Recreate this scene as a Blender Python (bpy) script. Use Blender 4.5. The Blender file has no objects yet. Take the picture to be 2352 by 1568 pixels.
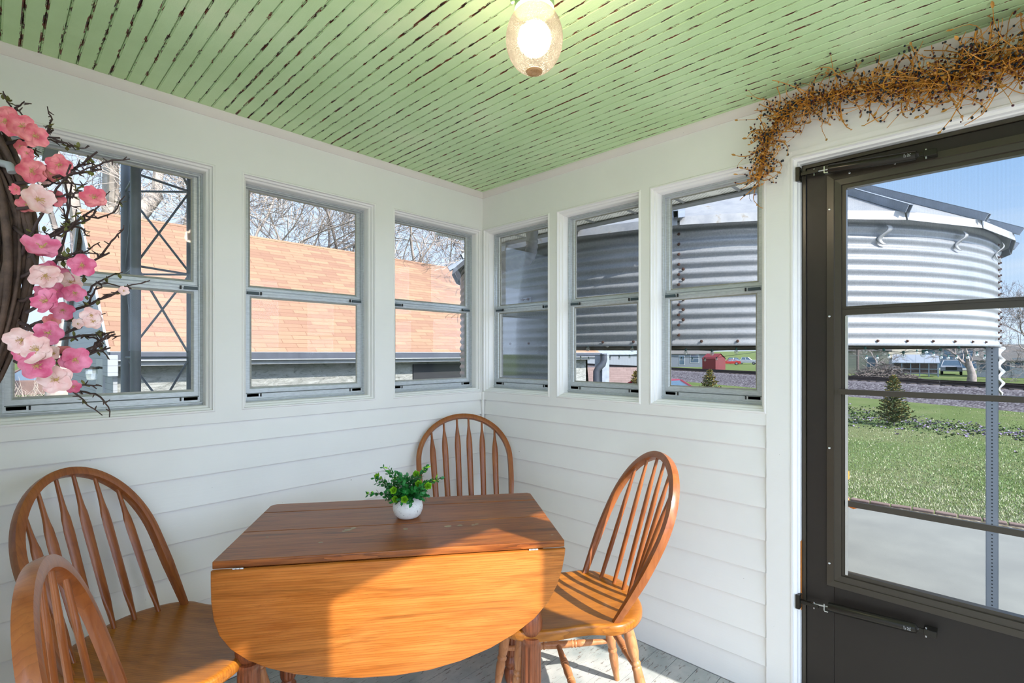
import bpy, math, random
from mathutils import Vector, Matrix
C = bpy.context.scene.collection
PI = math.pi
R = math.radians

# ------------------------------------------------------------ camera numbers (used again for sight lines)
CAM = Vector((-2.079, -2.252, 1.324))
AX = R(43.97)
FWD = Vector((math.cos(AX), math.sin(AX), 0)); RGT = Vector((math.sin(AX), -math.cos(AX), 0))
def P(px, py, Z):
    """world point seen at photo pixel (px,py) at depth Z metres"""
    return CAM + Z*(FWD + RGT*((px-1176)/1158.) + Vector((0, 0, -(py-812)/1158.)))
def PG(px, py, z):
    d = FWD + RGT*((px-1176)/1158.) + Vector((0, 0, -(py-812)/1158.))
    return CAM + d*((z-CAM.z)/d.z)
def PX(px, py, x):
    d = FWD + RGT*((px-1176)/1158.) + Vector((0, 0, -(py-812)/1158.))
    return CAM + d*((x-CAM.x)/d.x)
def PY(px, py, y):
    d = FWD + RGT*((px-1176)/1158.) + Vector((0, 0, -(py-812)/1158.))
    return CAM + d*((y-CAM.y)/d.y)

# ------------------------------------------------------------ mesh helper
class MB:
    def __init__(s): s.v = []; s.f = []; s.m = []; s.cm = 0
    def mi(s, i): s.cm = i; return s
    def add(s, vs, fs):
        o = len(s.v); s.v += [tuple(v) for v in vs]
        for f in fs: s.f.append([i+o for i in f]); s.m.append(s.cm)
        return s
    def box(s, x0, x1, y0, y1, z0, z1, M=None):
        vs = [Vector((x, y, z)) for z in (z0, z1) for y in (y0, y1) for x in (x0, x1)]
        if M: vs = [M @ v for v in vs]
        return s.add(vs, [(0,2,3,1),(4,5,7,6),(0,1,5,4),(2,6,7,3),(0,4,6,2),(1,3,7,5)])
    def tube(s, pts, rad, n=6, cap=True):
        pts = [Vector(p) for p in pts]; k = len(pts)
        if not hasattr(rad, '__len__'): rad = [rad]*k
        vs = []; prev = None
        for i in range(k):
            t = (pts[min(i+1, k-1)]-pts[max(i-1, 0)])
            t = t.normalized() if t.length > 1e-9 else Vector((0, 0, 1))
            if prev is None:
                a = Vector((0, 0, 1)) if abs(t.z) < .9 else Vector((1, 0, 0))
                u = t.cross(a).normalized()
            else:
                u = prev - t*prev.dot(t)
                u = u.normalized() if u.length > 1e-6 else t.orthogonal().normalized()
            prev = u; w = t.cross(u)
            for j in range(n):
                a = 2*PI*j/n; vs.append(pts[i] + (u*math.cos(a)+w*math.sin(a))*rad[i])
        fs = [(i*n+j, i*n+(j+1) % n, (i+1)*n+(j+1) % n, (i+1)*n+j) for i in range(k-1) for j in range(n)]
        if cap: fs += [tuple(range(n))[::-1], tuple((k-1)*n+j for j in range(n))]
        return s.add(vs, fs)
    def lathe(s, prof, n=24, M=None, flute=None):
        vs = []
        for (r, z) in prof:
            for j in range(n):
                a = 2*PI*j/n; q = r
                v = Vector((q*math.cos(a), q*math.sin(a), z)); vs.append(M @ v if M else v)
        k = len(prof)
        fs = [(i*n+j, i*n+(j+1) % n, (i+1)*n+(j+1) % n, (i+1)*n+j) for i in range(k-1) for j in range(n)]
        if prof[0][0] > 1e-5: fs.append(tuple(range(n))[::-1])
        if prof[-1][0] > 1e-5: fs.append(tuple((k-1)*n+j for j in range(n)))
        return s.add(vs, fs)
    def loft(s, secs, cap=True):
        """secs: list of rings (same count)"""
        n = len(secs[0]); vs = [v for q in secs for v in q]; k = len(secs)
        fs = [(i*n+j, i*n+(j+1) % n, (i+1)*n+(j+1) % n, (i+1)*n+j) for i in range(k-1) for j in range(n)]
        if cap: fs += [tuple(range(n))[::-1], tuple((k-1)*n+j for j in range(n))]
        return s.add(vs, fs)
    def prism(s, poly, z0, z1, M=None):
        n = len(poly)
        vs = [Vector((x, y, z)) for z in (z0, z1) for (x, y) in poly]
        if M: vs = [M @ v for v in vs]
        return s.add(vs, [tuple(range(n))[::-1], tuple(range(n, 2*n))]+[(i, (i+1) % n, n+(i+1) % n, n+i) for i in range(n)])
    def ball(s, c, r, sub=0, sc=(1, 1, 1)):
        c = Vector(c)
        if sub == 0:
            t = (1+5**.5)/2; b = [(-1,t,0),(1,t,0),(-1,-t,0),(1,-t,0),(0,-1,t),(0,1,t),(0,-1,-t),(0,1,-t),(t,0,-1),(t,0,1),(-t,0,-1),(-t,0,1)]
            vs = [c + Vector((p[0]*sc[0], p[1]*sc[1], p[2]*sc[2]))*(r/1.902) for p in b]
            return s.add(vs, [(0,11,5),(0,5,1),(0,1,7),(0,7,10),(0,10,11),(1,5,9),(5,11,4),(11,10,2),(10,7,6),(7,1,8),(3,9,4),(3,4,2),(3,2,6),(3,6,8),(3,8,9),(4,9,5),(2,4,11),(6,2,10),(8,6,7),(9,8,1)])
        n = 8*sub; pr = [(r*math.sin(PI*i/(n//2+2)), -r*math.cos(PI*i/(n//2+2))) for i in range(n//2+3)]
        pr[0] = (r*.02, -r); pr[-1] = (r*.02, r)
        return s.lathe(pr, n, Matrix.Translation(c) @ Matrix.Diagonal((sc[0], sc[1], sc[2], 1)))
    def build(s, name, mats, parent=None, smooth=None, world=True, bevel=0, bseg=2):
        me = bpy.data.meshes.new(name)
        off = Vector((0, 0, 0))
        if parent is not None and world: off = parent.matrix_world.translation if False else ploc(parent)
        me.from_pydata([Vector(v)-off for v in s.v] if off.length > 0 else s.v, [], s.f)
        if not isinstance(mats, (list, tuple)): mats = [mats]
        for m in mats: me.materials.append(m)
        if len(mats) > 1: me.polygons.foreach_set('material_index', s.m)
        if smooth is not None:
            me.polygons.foreach_set('use_smooth', [True]*len(me.polygons))
            me.set_sharp_from_angle(angle=R(smooth))
        me.validate(); me.update()
        o = bpy.data.objects.new(name, me); C.objects.link(o)
        if parent is not None: o.parent = parent
        if bevel:
            b = o.modifiers.new('bevel', 'BEVEL'); b.width = bevel; b.segments = bseg; b.limit_method = 'ANGLE'; b.angle_limit = R(40)
        return o
def ploc(o):
    v = Vector((0, 0, 0))
    while o is not None: v = v + o.location; o = o.parent
    return v
def tag(o, label=None, cat=None, group=None, kind=None):
    if label: o['label'] = label
    if cat: o['category'] = cat
    if group: o['group'] = group
    if kind: o['kind'] = kind
    return o
def thing(name, loc=(0, 0, 0), label=None, cat=None, group=None, kind=None, rz=0):
    o = bpy.data.objects.new(name, None); C.objects.link(o); o.location = loc; o.rotation_euler = (0, 0, rz)
    o.empty_display_size = .05
    return tag(o, label, cat, group, kind)
def frameM(o, x, y, z): 
    """matrix with given axes columns and origin"""
    return Matrix(((x[0], y[0], z[0], o[0]), (x[1], y[1], z[1], o[1]), (x[2], y[2], z[2], o[2]), (0, 0, 0, 1)))
def alignZ(p, q):
    d = (Vector(q)-Vector(p)); L = d.length
    return Matrix.Translation(Vector(p)) @ d.to_track_quat('Z', 'Y').to_matrix().to_4x4(), L

# ------------------------------------------------------------ materials
def lin(h):
    if isinstance(h, str):
        h = h.lstrip('#'); c = [int(h[i:i+2], 16)/255 for i in (0, 2, 4)]
        return tuple(x/12.92 if x <= .04045 else ((x+.055)/1.055)**2.4 for x in c)+(1,)
    return tuple(h)+(1,) if len(h) == 3 else tuple(h)
class NT:
    def __init__(s, name):
        s.m = bpy.data.materials.new(name); s.m.use_nodes = True; s.n = s.m.node_tree; s.n.nodes.clear()
        s.out = s.add('ShaderNodeOutputMaterial')
    def add(s, t, **k):
        n = s.n.nodes.new(t)
        for a, v in k.items():
            if a[0] == 'i' and a[1:].isdigit(): s.set(n, int(a[1:]), v)
            else: setattr(n, a, v)
        return n
    def set(s, n, i, v):
        if hasattr(v, 'is_linked') or hasattr(v, 'links'): s.n.links.new(v, n.inputs[i])
        elif isinstance(v, bpy.types.Node): s.n.links.new(v.outputs[0], n.inputs[i])
        else: n.inputs[i].default_value = v
    def math(s, op, a, b=0., c=None, clamp=False):
        n = s.add('ShaderNodeMath', operation=op, use_clamp=clamp); s.set(n, 0, a); s.set(n, 1, b)
        if c is not None: s.set(n, 2, c)
        return n.outputs[0]
    def coord(s, kind='Object', scale=(1, 1, 1), rot=(0, 0, 0), loc=(0, 0, 0)):
        t = s.add('ShaderNodeTexCoord'); m = s.add('ShaderNodeMapping')
        m.inputs['Scale'].default_value = scale; m.inputs['Rotation'].default_value = rot; m.inputs['Location'].default_value = loc
        s.n.links.new(t.outputs[kind], m.inputs[0]); return m.outputs[0]
    def noise(s, vec, scale, detail=3, rough=.5, dist=0.):
        n = s.add('ShaderNodeTexNoise'); s.set(n, 'Vector', vec) if False else s.n.links.new(vec, n.inputs['Vector'])
        n.inputs['Scale'].default_value = scale; n.inputs['Detail'].default_value = detail; n.inputs['Roughness'].default_value = rough
        n.inputs['Distortion'].default_value = dist; return n.outputs[0]
    def ramp(s, fac, stops, interp='LINEAR'):
        r = s.add('ShaderNodeValToRGB'); r.color_ramp.interpolation = interp
        s.n.links.new(fac, r.inputs[0]); e = r.color_ramp.elements
        while len(e) < len(stops): e.new(.5)
        for i, (p, c) in enumerate(stops): e[i].position = p; e[i].color = lin(c) if not isinstance(c, float) else (c, c, c, 1)
        return r.outputs[0]
    def mix(s, fac, a, b, mode='MIX'):
        n = s.add('ShaderNodeMix', data_type='RGBA', blend_type=mode)
        s.set(n, 0, fac)
        for i, v in ((6, a), (7, b)):
            if isinstance(v, (str, tuple, list)): n.inputs[i].default_value = lin(v)
            else: s.n.links.new(v, n.inputs[i])
        return n.outputs[2]
    def bump(s, h, strength=.3, dist=.01):
        b = s.add('ShaderNodeBump'); b.inputs['Strength'].default_value = strength; b.inputs['Distance'].default_value = dist
        s.n.links.new(h, b.inputs['Height']); return b.outputs[0]
    def bsdf(s, col, rough=.5, metal=0., nrm=None, coat=0., spec=.5, **k):
        b = s.add('ShaderNodeBsdfPrincipled')
        if isinstance(col, (str, tuple, list)): b.inputs['Base Color'].default_value = lin(col)
        else: s.n.links.new(col, b.inputs['Base Color'])
        if isinstance(rough, (int, float)): b.inputs['Roughness'].default_value = rough
        else: s.n.links.new(rough, b.inputs['Roughness'])
        b.inputs['Metallic'].default_value = metal; b.inputs['Coat Weight'].default_value = coat; b.inputs['Coat Roughness'].default_value = .15
        b.inputs['Specular IOR Level'].default_value = spec
        for a, v in k.items(): b.inputs[a.replace('_', ' ')].default_value = v
        if nrm is not None: s.n.links.new(nrm, b.inputs['Normal'])
        s.n.links.new(b.outputs[0], s.out.inputs[0]); return b
def simple(name, col, rough=.6, metal=0., var=.12, vs=6., spec=.4, coat=0., bs=0., bscale=60.):
    t = NT(name); v = t.coord()
    c = lin(col); n = t.noise(v, vs, 4, .6)
    d = tuple(x*(1-var) for x in c[:3]); e = tuple(min(1, x*(1+var)) for x in c[:3])
    colr = t.ramp(n, [(.3, d), (.7, e)])
    nr = t.bump(t.noise(v, bscale, 4), bs, .004) if bs else None
    t.bsdf(colr, rough, metal, nr, coat, spec); return t.m
def wood(name, c1, c2, c3, rough=.35, scale=(1., 1., 1.), coat=.3, gs=1., lines=.5, bands='X'):
    """grain runs along the axis whose scale is smallest"""
    t = NT(name); v = t.coord(scale=scale)
    big = t.noise(v, 5*gs, 3, .55, .6)
    fine = t.noise(v, 42*gs, 5, .7, .3)
    w = t.add('ShaderNodeTexWave', wave_type='BANDS', bands_direction=bands, wave_profile='SAW'); t.n.links.new(v, w.inputs['Vector'])
    w.inputs['Scale'].default_value = 4*gs; w.inputs['Distortion'].default_value = 9.; w.inputs['Detail'].default_value = 3.; w.inputs['Detail Scale'].default_value = .9
    base = t.ramp(big, [(.3, c1), (.7, c2)])
    mott = t.noise(v, 1.6*gs, 4, .7, 1.6)
    base = t.mix(t.ramp(mott, [(.52, 0.), (.72, min(1., lines*1.3))]), base, c3)
    base = t.mix(t.ramp(mott, [(.28, lines*.5), (.42, 0.)]), base, c2)
    col = t.mix(t.math('MULTIPLY', t.math('POWER', w.outputs[1], 3.), lines), base, c3)
    col = t.mix(t.math('MULTIPLY', t.math('GREATER_THAN', fine, .63), lines*.7), col, c3)
    t.bsdf(col, rough, 0., t.bump(fine, .12, .002), coat, .28); return t.m

M = {}
def mats():
    # --- painted walls, slightly grubby
    def paint(name, col, dirt=.06):
        t = NT(name); v = t.coord()
        n = t.noise(v, 2.2, 4, .6); sp = t.noise(v, 45, 2, .5)
        c = lin(col); d = tuple(x*(1-dirt) for x in c[:3])
        co = t.ramp(n, [(.3, d), (.7, c)])
        co = t.mix(t.math('MULTIPLY', t.math('GREATER_THAN', sp, .795), .55), co, '#6b5a4a')
        gr = t.coord(scale=(3, 3, 60))
        t.bsdf(co, .45, 0., t.bump(t.noise(gr, 2, 4, .6), .1, .004), 0., .35); return t.m
    M['paint'] = paint('wall_paint', '#edebe6')
    M['trim'] = paint('trim_paint', '#efece8', .05)
    M['cove'] = paint('cove_paint', '#e4ddd4', .08)
    # --- green bead board ceiling with chipped paint along the grooves
    t = NT('ceiling_green_paint'); v = t.coord()
    s = t.add('ShaderNodeSeparateXYZ'); t.n.links.new(v, s.inputs[0])
    x = t.math('DIVIDE', s.outputs[0], BEAD); dist = t.math('PINGPONG', x, .5)      # 0 at a groove
    near = t.math('LESS_THAN', dist, .105)
    line = t.math('LESS_THAN', dist, .05)
    ch = t.noise(t.coord(scale=(14, 2.6, 1)), 7, 5, .68)
    pat = t.noise(t.coord(scale=(9., .8, 1), loc=(3, 1, 0)), 1.6, 2, .5)
    thr = t.math('SUBTRACT', .690, t.math('MULTIPLY', pat, .30))
    chip = t.math('MULTIPLY', t.math('GREATER_THAN', ch, thr), near)
    big = t.math('GREATER_THAN', t.noise(t.coord(scale=(5, 1.6, 1), loc=(7, 3, 0)), 2.2, 6, .75), .735)
    chip2 = t.math('MAXIMUM', chip, big)
    mott = t.noise(v, 2.5, 4, .6)
    g = t.ramp(mott, [(.3, '#b9d69c'), (.55, '#c6e1ab'), (.75, '#d6e8b8')])
    g = t.mix(t.math('MULTIPLY', line, .35), g, '#7d9a6a')
    br = t.ramp(t.noise(v, 30, 2), [(.4, '#2c1710'), (.62, '#6e3018')])
    col = t.mix(chip2, g, br)
    crk = t.noise(t.coord(scale=(60, 22, 1)), 1.4, 5, .75, .8)
    h = t.math('ADD', t.math('MULTIPLY', chip2, -.6), crk)
    t.bsdf(col, .42, 0., t.bump(h, .4, .004), 0., .4); M['ceil'] = t.m
    # --- floor: worn grey paint on narrow planks along x
    t = NT('floor_grey_paint'); v = t.coord()
    s = t.add('ShaderNodeSeparateXYZ'); t.n.links.new(v, s.inputs[0])
    gx = t.noise(t.coord(scale=(5, 22, 1)), 4, 6, .75, .5)
    pt = t.noise(v, 3.2, 4, .65)
    base = t.ramp(pt, [(.35, '#8d9593'), (.5, '#aaaca8'), (.65, '#c0beb8')])
    worn = t.math('GREATER_THAN', gx, .595)
    col = t.mix(t.math('MULTIPLY', worn, .8), base, '#6f6258')
    col = t.mix(t.math('MULTIPLY', t.math('GREATER_THAN', gx, .68), .7), col, '#4a3629')
    t.bsdf(col, .5, 0., t.bump(gx, .3, .003), 0., .4); M['floor'] = t.m
    # --- woods
    M['bow'] = wood('chair_bow_wood', '#874a24', '#9c5c2e', '#5f3016', .35, (2, 2, .35), .3, 3., .3)
    M['seatw'] = wood('chair_seat_wood', '#955819', '#ad6b24', '#5a300f', .32, (4.4, .6, 4.4), .18, 2.2, .5)
    M['legw'] = wood('chair_leg_wood', '#ad7045', '#c08558', '#7d4723', .4, (3, 3, .4), .2, 3., .35)
    M['top'] = wood('table_top_wood', '#7a3d14', '#a3602a', '#3a1e0c', .33, (.5, 6., 6.), .10, 2.0, .65, 'Y')
    M['leaf'] = wood('table_leaf_oak', '#a95f21', '#c67a36', '#70400f', .34, (.6, 7., 7.), .12, 1.5, .5, 'Z')
    M['tleg'] = wood('table_leg_wood', '#7d4325', '#935432', '#40200f', .4, (3, 3, .4), .2, 3., .5)
    M['wear'] = simple('worn_spot', '#9a8a70', .6, var=.3, vs=60)
    # --- metals
    def alu(name, col, rough=.38):
        t = NT(name); v = t.coord(); n = t.noise(t.coord(scale=(8, 8, 30)), 6, 4, .6)
        c = lin(col); co = t.ramp(n, [(.35, tuple(q*.82 for q in c[:3])), (.65, c[:3])])
        t.bsdf(co, rough, .35, t.bump(n, .05, .001), 0., .5); return t.m
    M['alu'] = alu('storm_window_aluminium', '#c3c7c9')
    M['alud'] = alu('weathered_aluminium', '#9c9a90', .5)
    M['gasket'] = simple('dark_gasket', '#23221f', .6)
    M['latch'] = simple('latch_plastic', '#3c4a4f', .4)
    M['steel'] = simple('bright_steel', '#c9cbcc', .25, .9, .05)
    M['door'] = simple('door_bronze_enamel', '#2a241f', .4, .0, .08, 5, .3)
    M['doorin'] = simple('door_trim_bronze', '#40392f', .3, .2, .08, 5, .5)
    M['closer'] = simple('closer_bronze', '#2c2822', .25, .4, .05)
    M['orangewood'] = simple('bare_wood', '#b06a26', .6, var=.2, vs=30)
    # glass
    def glass(name, fac, tint=(1, 1, 1, 1), rough=0.):
        t = NT(name); tr = t.add('ShaderNodeBsdfTransparent'); gl = t.add('ShaderNodeBsdfGlossy')
        tr.inputs[0].default_value = tint; gl.inputs['Roughness'].default_value = rough
        fr = t.add('ShaderNodeFresnel'); fr.inputs[0].default_value = 1.45
        f = t.math('MULTIPLY', fr.outputs[0], fac)
        mx = t.add('ShaderNodeMixShader'); t.n.links.new(f, mx.inputs[0]); t.n.links.new(tr.outputs[0], mx.inputs[1]); t.n.links.new(gl.outputs[0], mx.inputs[2])
        t.n.links.new(mx.outputs[0], t.out.inputs[0]); return t.m
    M['glass'] = glass('window_glass', .26)
    t = NT('clear_bulb_glass'); tr = t.add('ShaderNodeBsdfTransparent'); tr.inputs[0].default_value = (.95, .98, .97, 1); gl = t.add('ShaderNodeBsdfGlossy'); gl.inputs['Roughness'].default_value = .05; df = t.add('ShaderNodeBsdfDiffuse'); df.inputs[0].default_value = (.85, .87, .84, 1)
    lw = t.add('ShaderNodeLayerWeight'); lw.inputs[0].default_value = .35
    ma = t.add('ShaderNodeMixShader'); ma.inputs[0].default_value = .5; t.n.links.new(df.outputs[0], ma.inputs[1]); t.n.links.new(gl.outputs[0], ma.inputs[2])
    mx = t.add('ShaderNodeMixShader'); t.n.links.new(t.ramp(lw.outputs[1], [(0., .22), (1., .8)]), mx.inputs[0]); t.n.links.new(tr.outputs[0], mx.inputs[1]); t.n.links.new(ma.outputs[0], mx.inputs[2]); t.n.links.new(mx.outputs[0], t.out.inputs[0]); M['bulbglass'] = t.m
    M['carglass'] = simple('car_glass', '#3b4b57', .08, 0, .1, 5, .9)
    t = NT('insect_screen_mesh'); tr = t.add('ShaderNodeBsdfTransparent'); df = t.add('ShaderNodeBsdfDiffuse'); df.inputs[0].default_value = (.12, .15, .2, 1)
    v = t.coord(scale=(1, 1, 1)); s = t.add('ShaderNodeSeparateXYZ'); t.n.links.new(v, s.inputs[0])
    a = t.math('MULTIPLY', t.math('SINE', t.math('MULTIPLY', s.outputs[1], 2200)), .05)
    mx = t.add('ShaderNodeMixShader'); t.n.links.new(t.math('ADD', a, .16), mx.inputs[0]); t.n.links.new(tr.outputs[0], mx.inputs[1]); t.n.links.new(df.outputs[0], mx.inputs[2])
    t.n.links.new(mx.outputs[0], t.out.inputs[0]); M['screen'] = t.m
    # lamp globe: crackled frosted glass
    t = NT('globe_crackle_glass'); v = t.coord()
    vo = t.add('ShaderNodeTexVoronoi'); t.n.links.new(v, vo.inputs[0]); vo.inputs['Scale'].default_value = 330.
    bp = t.bump(vo.outputs[0], .8, .003)
    a = t.add('ShaderNodeBsdfTranslucent'); a.inputs[0].default_value = (.0052, .0038, .0026, 1); t.n.links.new(bp, a.inputs['Normal'])
    b = t.add('ShaderNodeBsdfTransparent'); b.inputs[0].default_value = (1., .95, .86, 1)
    g = t.add('ShaderNodeBsdfGlossy'); g.inputs['Roughness'].default_value = .2; t.n.links.new(bp, g.inputs['Normal'])
    rf = t.add('ShaderNodeBsdfRefraction'); rf.inputs[0].default_value = (1., .9, .76, 1); rf.inputs['Roughness'].default_value = .42; rf.inputs['IOR'].default_value = 1.02; t.n.links.new(bp, rf.inputs['Normal'])
    m0 = t.add('ShaderNodeMixShader'); m0.inputs[0].default_value = .28; t.n.links.new(rf.outputs[0], m0.inputs[1]); t.n.links.new(b.outputs[0], m0.inputs[2]); b = m0
    m1 = t.add('ShaderNodeMixShader'); m1.inputs[0].default_value = .5; t.n.links.new(a.outputs[0], m1.inputs[1]); t.n.links.new(b.outputs[0], m1.inputs[2])
    m2 = t.add('ShaderNodeMixShader'); m2.inputs[0].default_value = .07; t.n.links.new(m1.outputs[0], m2.inputs[1]); t.n.links.new(g.outputs[0], m2.inputs[2])
    t.n.links.new(m2.outputs[0], t.out.inputs[0]); M['globe'] = t.m
    def emit(name, col, st):
        t = NT(name); e = t.add('ShaderNodeEmission'); e.inputs[0].default_value = lin(col); e.inputs[1].default_value = st
        t.n.links.new(e.outputs[0], t.out.inputs[0]); return t.m
    M['filament'] = emit('lit_bulb', '#ffedd0', 9.)
    M['canopy'] = simple('lamp_holder_green_paint', '#a3c287', .4, var=.15, vs=20)
    M['rosette'] = simple('globe_base_amber', '#b98f62', .3)
    # plant, pot
    t = NT('speckled_ceramic'); v = t.coord()
    sp = t.noise(v, 260, 1, .5); co = t.mix(t.math('GREATER_THAN', sp, .70), '#dcd8d0', '#5f5850')
    t.bsdf(co, .6, 0., None, 0., .3); M['pot'] = t.m
    M['leafd'] = simple('boxwood_leaf_dark', '#1f6b2b', .35, var=.3, vs=50)
    M['leafl'] = simple('boxwood_leaf_light', '#7fb526', .35, var=.2, vs=50)
    M['stem'] = simple('plant_stem', '#2b4a22', .6)
    M['soil'] = simple('potting_moss', '#27301a', .9)
    # wreath
    M['vine'] = simple('grapevine_bark', '#4a382c', .8, var=.45, vs=40, bs=.6, bscale=120)
    M['twig'] = simple('blossom_twig', '#3a2a25', .75, var=.3, vs=40)
    for k, a, b in (('petp', '#b84a68', '#d37d93'), ('petw', '#cfa097', '#dcc0b6'), ('petc', '#bf4e5c', '#d98680')):
        t = NT('petal_'+k); v = t.coord(); t.bsdf(t.ramp(t.noise(v, 60, 3), [(.35, a), (.65, b)]), .6, 0., None, 0., .3, Subsurface_Weight=0.); M[k] = t.m
    M['stamen'] = simple('stamen', '#b09058', .7)
    M['sepal'] = simple('blossom_leaf', '#5c5a26', .6, var=.3)
    # garland
    M['straw'] = simple('garland_twig', '#c48430', .6, var=.35, vs=25)
    M['gleaf'] = simple('garland_leaf', '#b8843a', .6, var=.3, vs=25)
    M['bnavy'] = simple('berry_navy', '#1f2530', .35)
    M['bburg'] = simple('berry_burgundy', '#471523', .3)
    M['btan'] = simple('berry_tan', '#c08a4a', .5)
    # ---------------- outdoors
    t = NT('galvanised_steel'); v = t.coord()
    vo = t.add('ShaderNodeTexVoronoi'); t.n.links.new(v, vo.inputs[0]); vo.inputs['Scale'].default_value = 160.
    n = t.noise(v, 3., 4, .6)
    c = t.mix(.35, t.ramp(n, [(.3, '#6a6e71'), (.7, '#7b7d7e')]), t.ramp(vo.outputs[1], [(.2, '#5f6367'), (.8, '#848586')]))
    t.bsdf(c, .45, .0, None, 0., .5); M['zinc'] = t.m
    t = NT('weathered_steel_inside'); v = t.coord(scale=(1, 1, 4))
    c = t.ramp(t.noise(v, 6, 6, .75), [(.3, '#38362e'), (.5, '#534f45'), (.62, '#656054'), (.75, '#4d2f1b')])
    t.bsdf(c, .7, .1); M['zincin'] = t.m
    t = NT('silo_roof_sheet'); v = t.coord()
    c = t.ramp(t.noise(v, 9, 5, .7), [(.35, '#797a7c'), (.6, '#8a8a88'), (.72, '#706046')])
    t.bsdf(c, .5, .15); M['eave'] = t.m
    M['rustbolt'] = simple('rusty_bolt', '#452e24', .6, .3, .3, 40)
    M['galv'] = simple('galvanised_pipe', '#7b8189', .5, .1, .2, 8)
    t = NT('perforated_steel'); v = t.coord(); s = t.add('ShaderNodeSeparateXYZ'); t.n.links.new(v, s.inputs[0])
    zz = t.math('MULTIPLY', t.math('SUBTRACT', t.math('FRACT', t.math('DIVIDE', s.outputs[2], .027)), .5), .027)
    rr = t.math('SQRT', t.math('ADD', t.math('MULTIPLY', zz, zz), t.math('MULTIPLY', s.outputs[0], s.outputs[0])))
    t.bsdf(t.mix(t.math('LESS_THAN', rr, .0052), '#73787c', '#151617'), .5, .3); M['perf'] = t.m
    def shingle(name, c1, c2, c3, w, h):
        t = NT(name); v = t.coord()
        b = t.add('ShaderNodeTexBrick'); t.n.links.new(v, b.inputs[0]); b.offset = .43; b.offset_frequency = 2
        b.inputs['Color1'].default_value = lin(c1); b.inputs['Color2'].default_value = lin(c2); b.inputs['Mortar'].default_value = lin(c3)
        b.inputs['Scale'].default_value = 1.; b.inputs['Mortar Size'].default_value = .007; b.inputs['Brick Width'].default_value = w; b.inputs['Row Height'].default_value = h
        b.inputs['Mortar Smooth'].default_value = .2
        gr = t.noise(v, 70, 3, .7)
        c = t.mix(.35, b.outputs[0], t.ramp(gr, [(.3, c3), (.7, c1)]), 'MIX')
        t.bsdf(c, .85, 0., t.bump(b.outputs[1], -.5, .01), 0., .2); return t.m
    M['shing'] = shingle('tan_shingles', '#8d745b', '#7a5b4c', '#5e4032', .62, .145)
    M['shing2'] = shingle('pink_grey_shingles', '#806d67', '#71605a', '#564640', .3, .1)
    def siding(name, col, pitch, dark=.55, ax=2):
        t = NT(name); v = t.coord(); s = t.add('ShaderNodeSeparateXYZ'); t.n.links.new(v, s.inputs[0])
        f = t.math('FRACT', t.math('DIVIDE', s.outputs[ax], pitch)); c = lin(col)
        co = t.mix(t.math('LESS_THAN', f, .08), tuple(c[:3]), tuple(q*dark for q in c[:3]))
        t.bsdf(co, .6, 0., t.bump(f, .3, .02)); return t.m
    M['sidew'] = siding('white_vinyl_siding', '#828586', .11)
    M['sideg'] = siding('grey_vinyl_siding', '#585e65', .2)
    M['sideb'] = siding('blue_house_siding', '#456072', .25)
    M['sidet'] = siding('cream_siding', '#7a7866', .2)
    M['barn'] = siding('corrugated_barn_sheet', '#686d72', .5, .75, 0)
    M['shedr'] = siding('red_barn_boards', '#681a1d', .3, .6, 0)
    M['roofw'] = siding('white_metal_roof', '#7c8289', 1.0, .75, 0)
    M['roofc'] = siding('cream_metal_roof', '#898270', .4, .8, 0)
    M['roofg'] = simple('grey_asphalt_roof', '#56534f', .9, var=.1, vs=3)
    M['orange'] = simple('orange_cord_jacket', '#e07818', .5, var=.1)
    M['bounce_lime'] = simple('bounce_limestone', '#d2d0ca', .9, var=.1, vs=3)
    M['white'] = simple('white_enamel', '#8c8d8c', .45)
    M['dark'] = simple('dark_void', '#1a1b1d', .7)
    M['bluetrim'] = simple('pale_blue_trim', '#727e86', .5)
    t = NT('white_rubble_stone'); v = t.coord(scale=(1, 1, 2.2))
    n = t.noise(v, 5, 6, .75, .8); c = t.ramp(n, [(.3, '#585954'), (.45, '#868882'), (.6, '#92938e'), (.75, '#686963')])
    t.bsdf(c, .9, 0., t.bump(n, 1., .06)); M['stone'] = t.m
    M['bark'] = simple('tree_bark', '#8f8479', .9, var=.4, vs=3, bs=.5, bscale=14)
    M['bark2'] = simple('grey_tree_bark', '#7b716b', .9, var=.35, vs=3)
    # soffit with perforation
    t = NT('perforated_soffit'); v = t.coord(); vo = t.add('ShaderNodeTexVoronoi'); vo.inputs['Randomness'].default_value = 0.
    t.n.links.new(t.coord(scale=(60, 60, 1), rot=(0, 0, R(45))), vo.inputs[0]); vo.inputs['Scale'].default_value = 1.
    s = t.add('ShaderNodeSeparateXYZ'); t.n.links.new(v, s.inputs[0])
    hol = t.math('LESS_THAN', vo.outputs[0], .2)
    pl = t.math('GREATER_THAN', t.math('FRACT', t.math('DIVIDE', s.outputs[1], .3)), .16)
    c = t.mix(t.math('MULTIPLY', hol, pl), '#efede2', '#2e2e29'); t.bsdf(c, .5, 0.); M['soffit'] = t.m
    # ground
    t = NT('lawn_grass'); v = t.coord()
    a = t.noise(v, .35, 5, .65); b = t.noise(t.coord(scale=(1, 1, 1)), 9, 5, .8); d = t.noise(v, 55, 3, .8)
    c = t.ramp(a, [(.35, '#4f602f'), (.5, '#5b6939'), (.65, '#696e47')])
    c = t.mix(t.math('MULTIPLY', t.math('GREATER_THAN', b, .56), .45), c, '#605a3f')
    c = t.mix(t.ramp(d, [(.4, 0.), (.7, .55)]), c, '#2f411b'); c = t.mix(t.ramp(t.noise(v, 38, 3, .8), [(.55, 0.), (.75, .6)]), c, '#7a7a60')
    t.bsdf(c, .95, 0., t.bump(d, .6, .05), 0., .1); M['lawn'] = t.m
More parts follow.
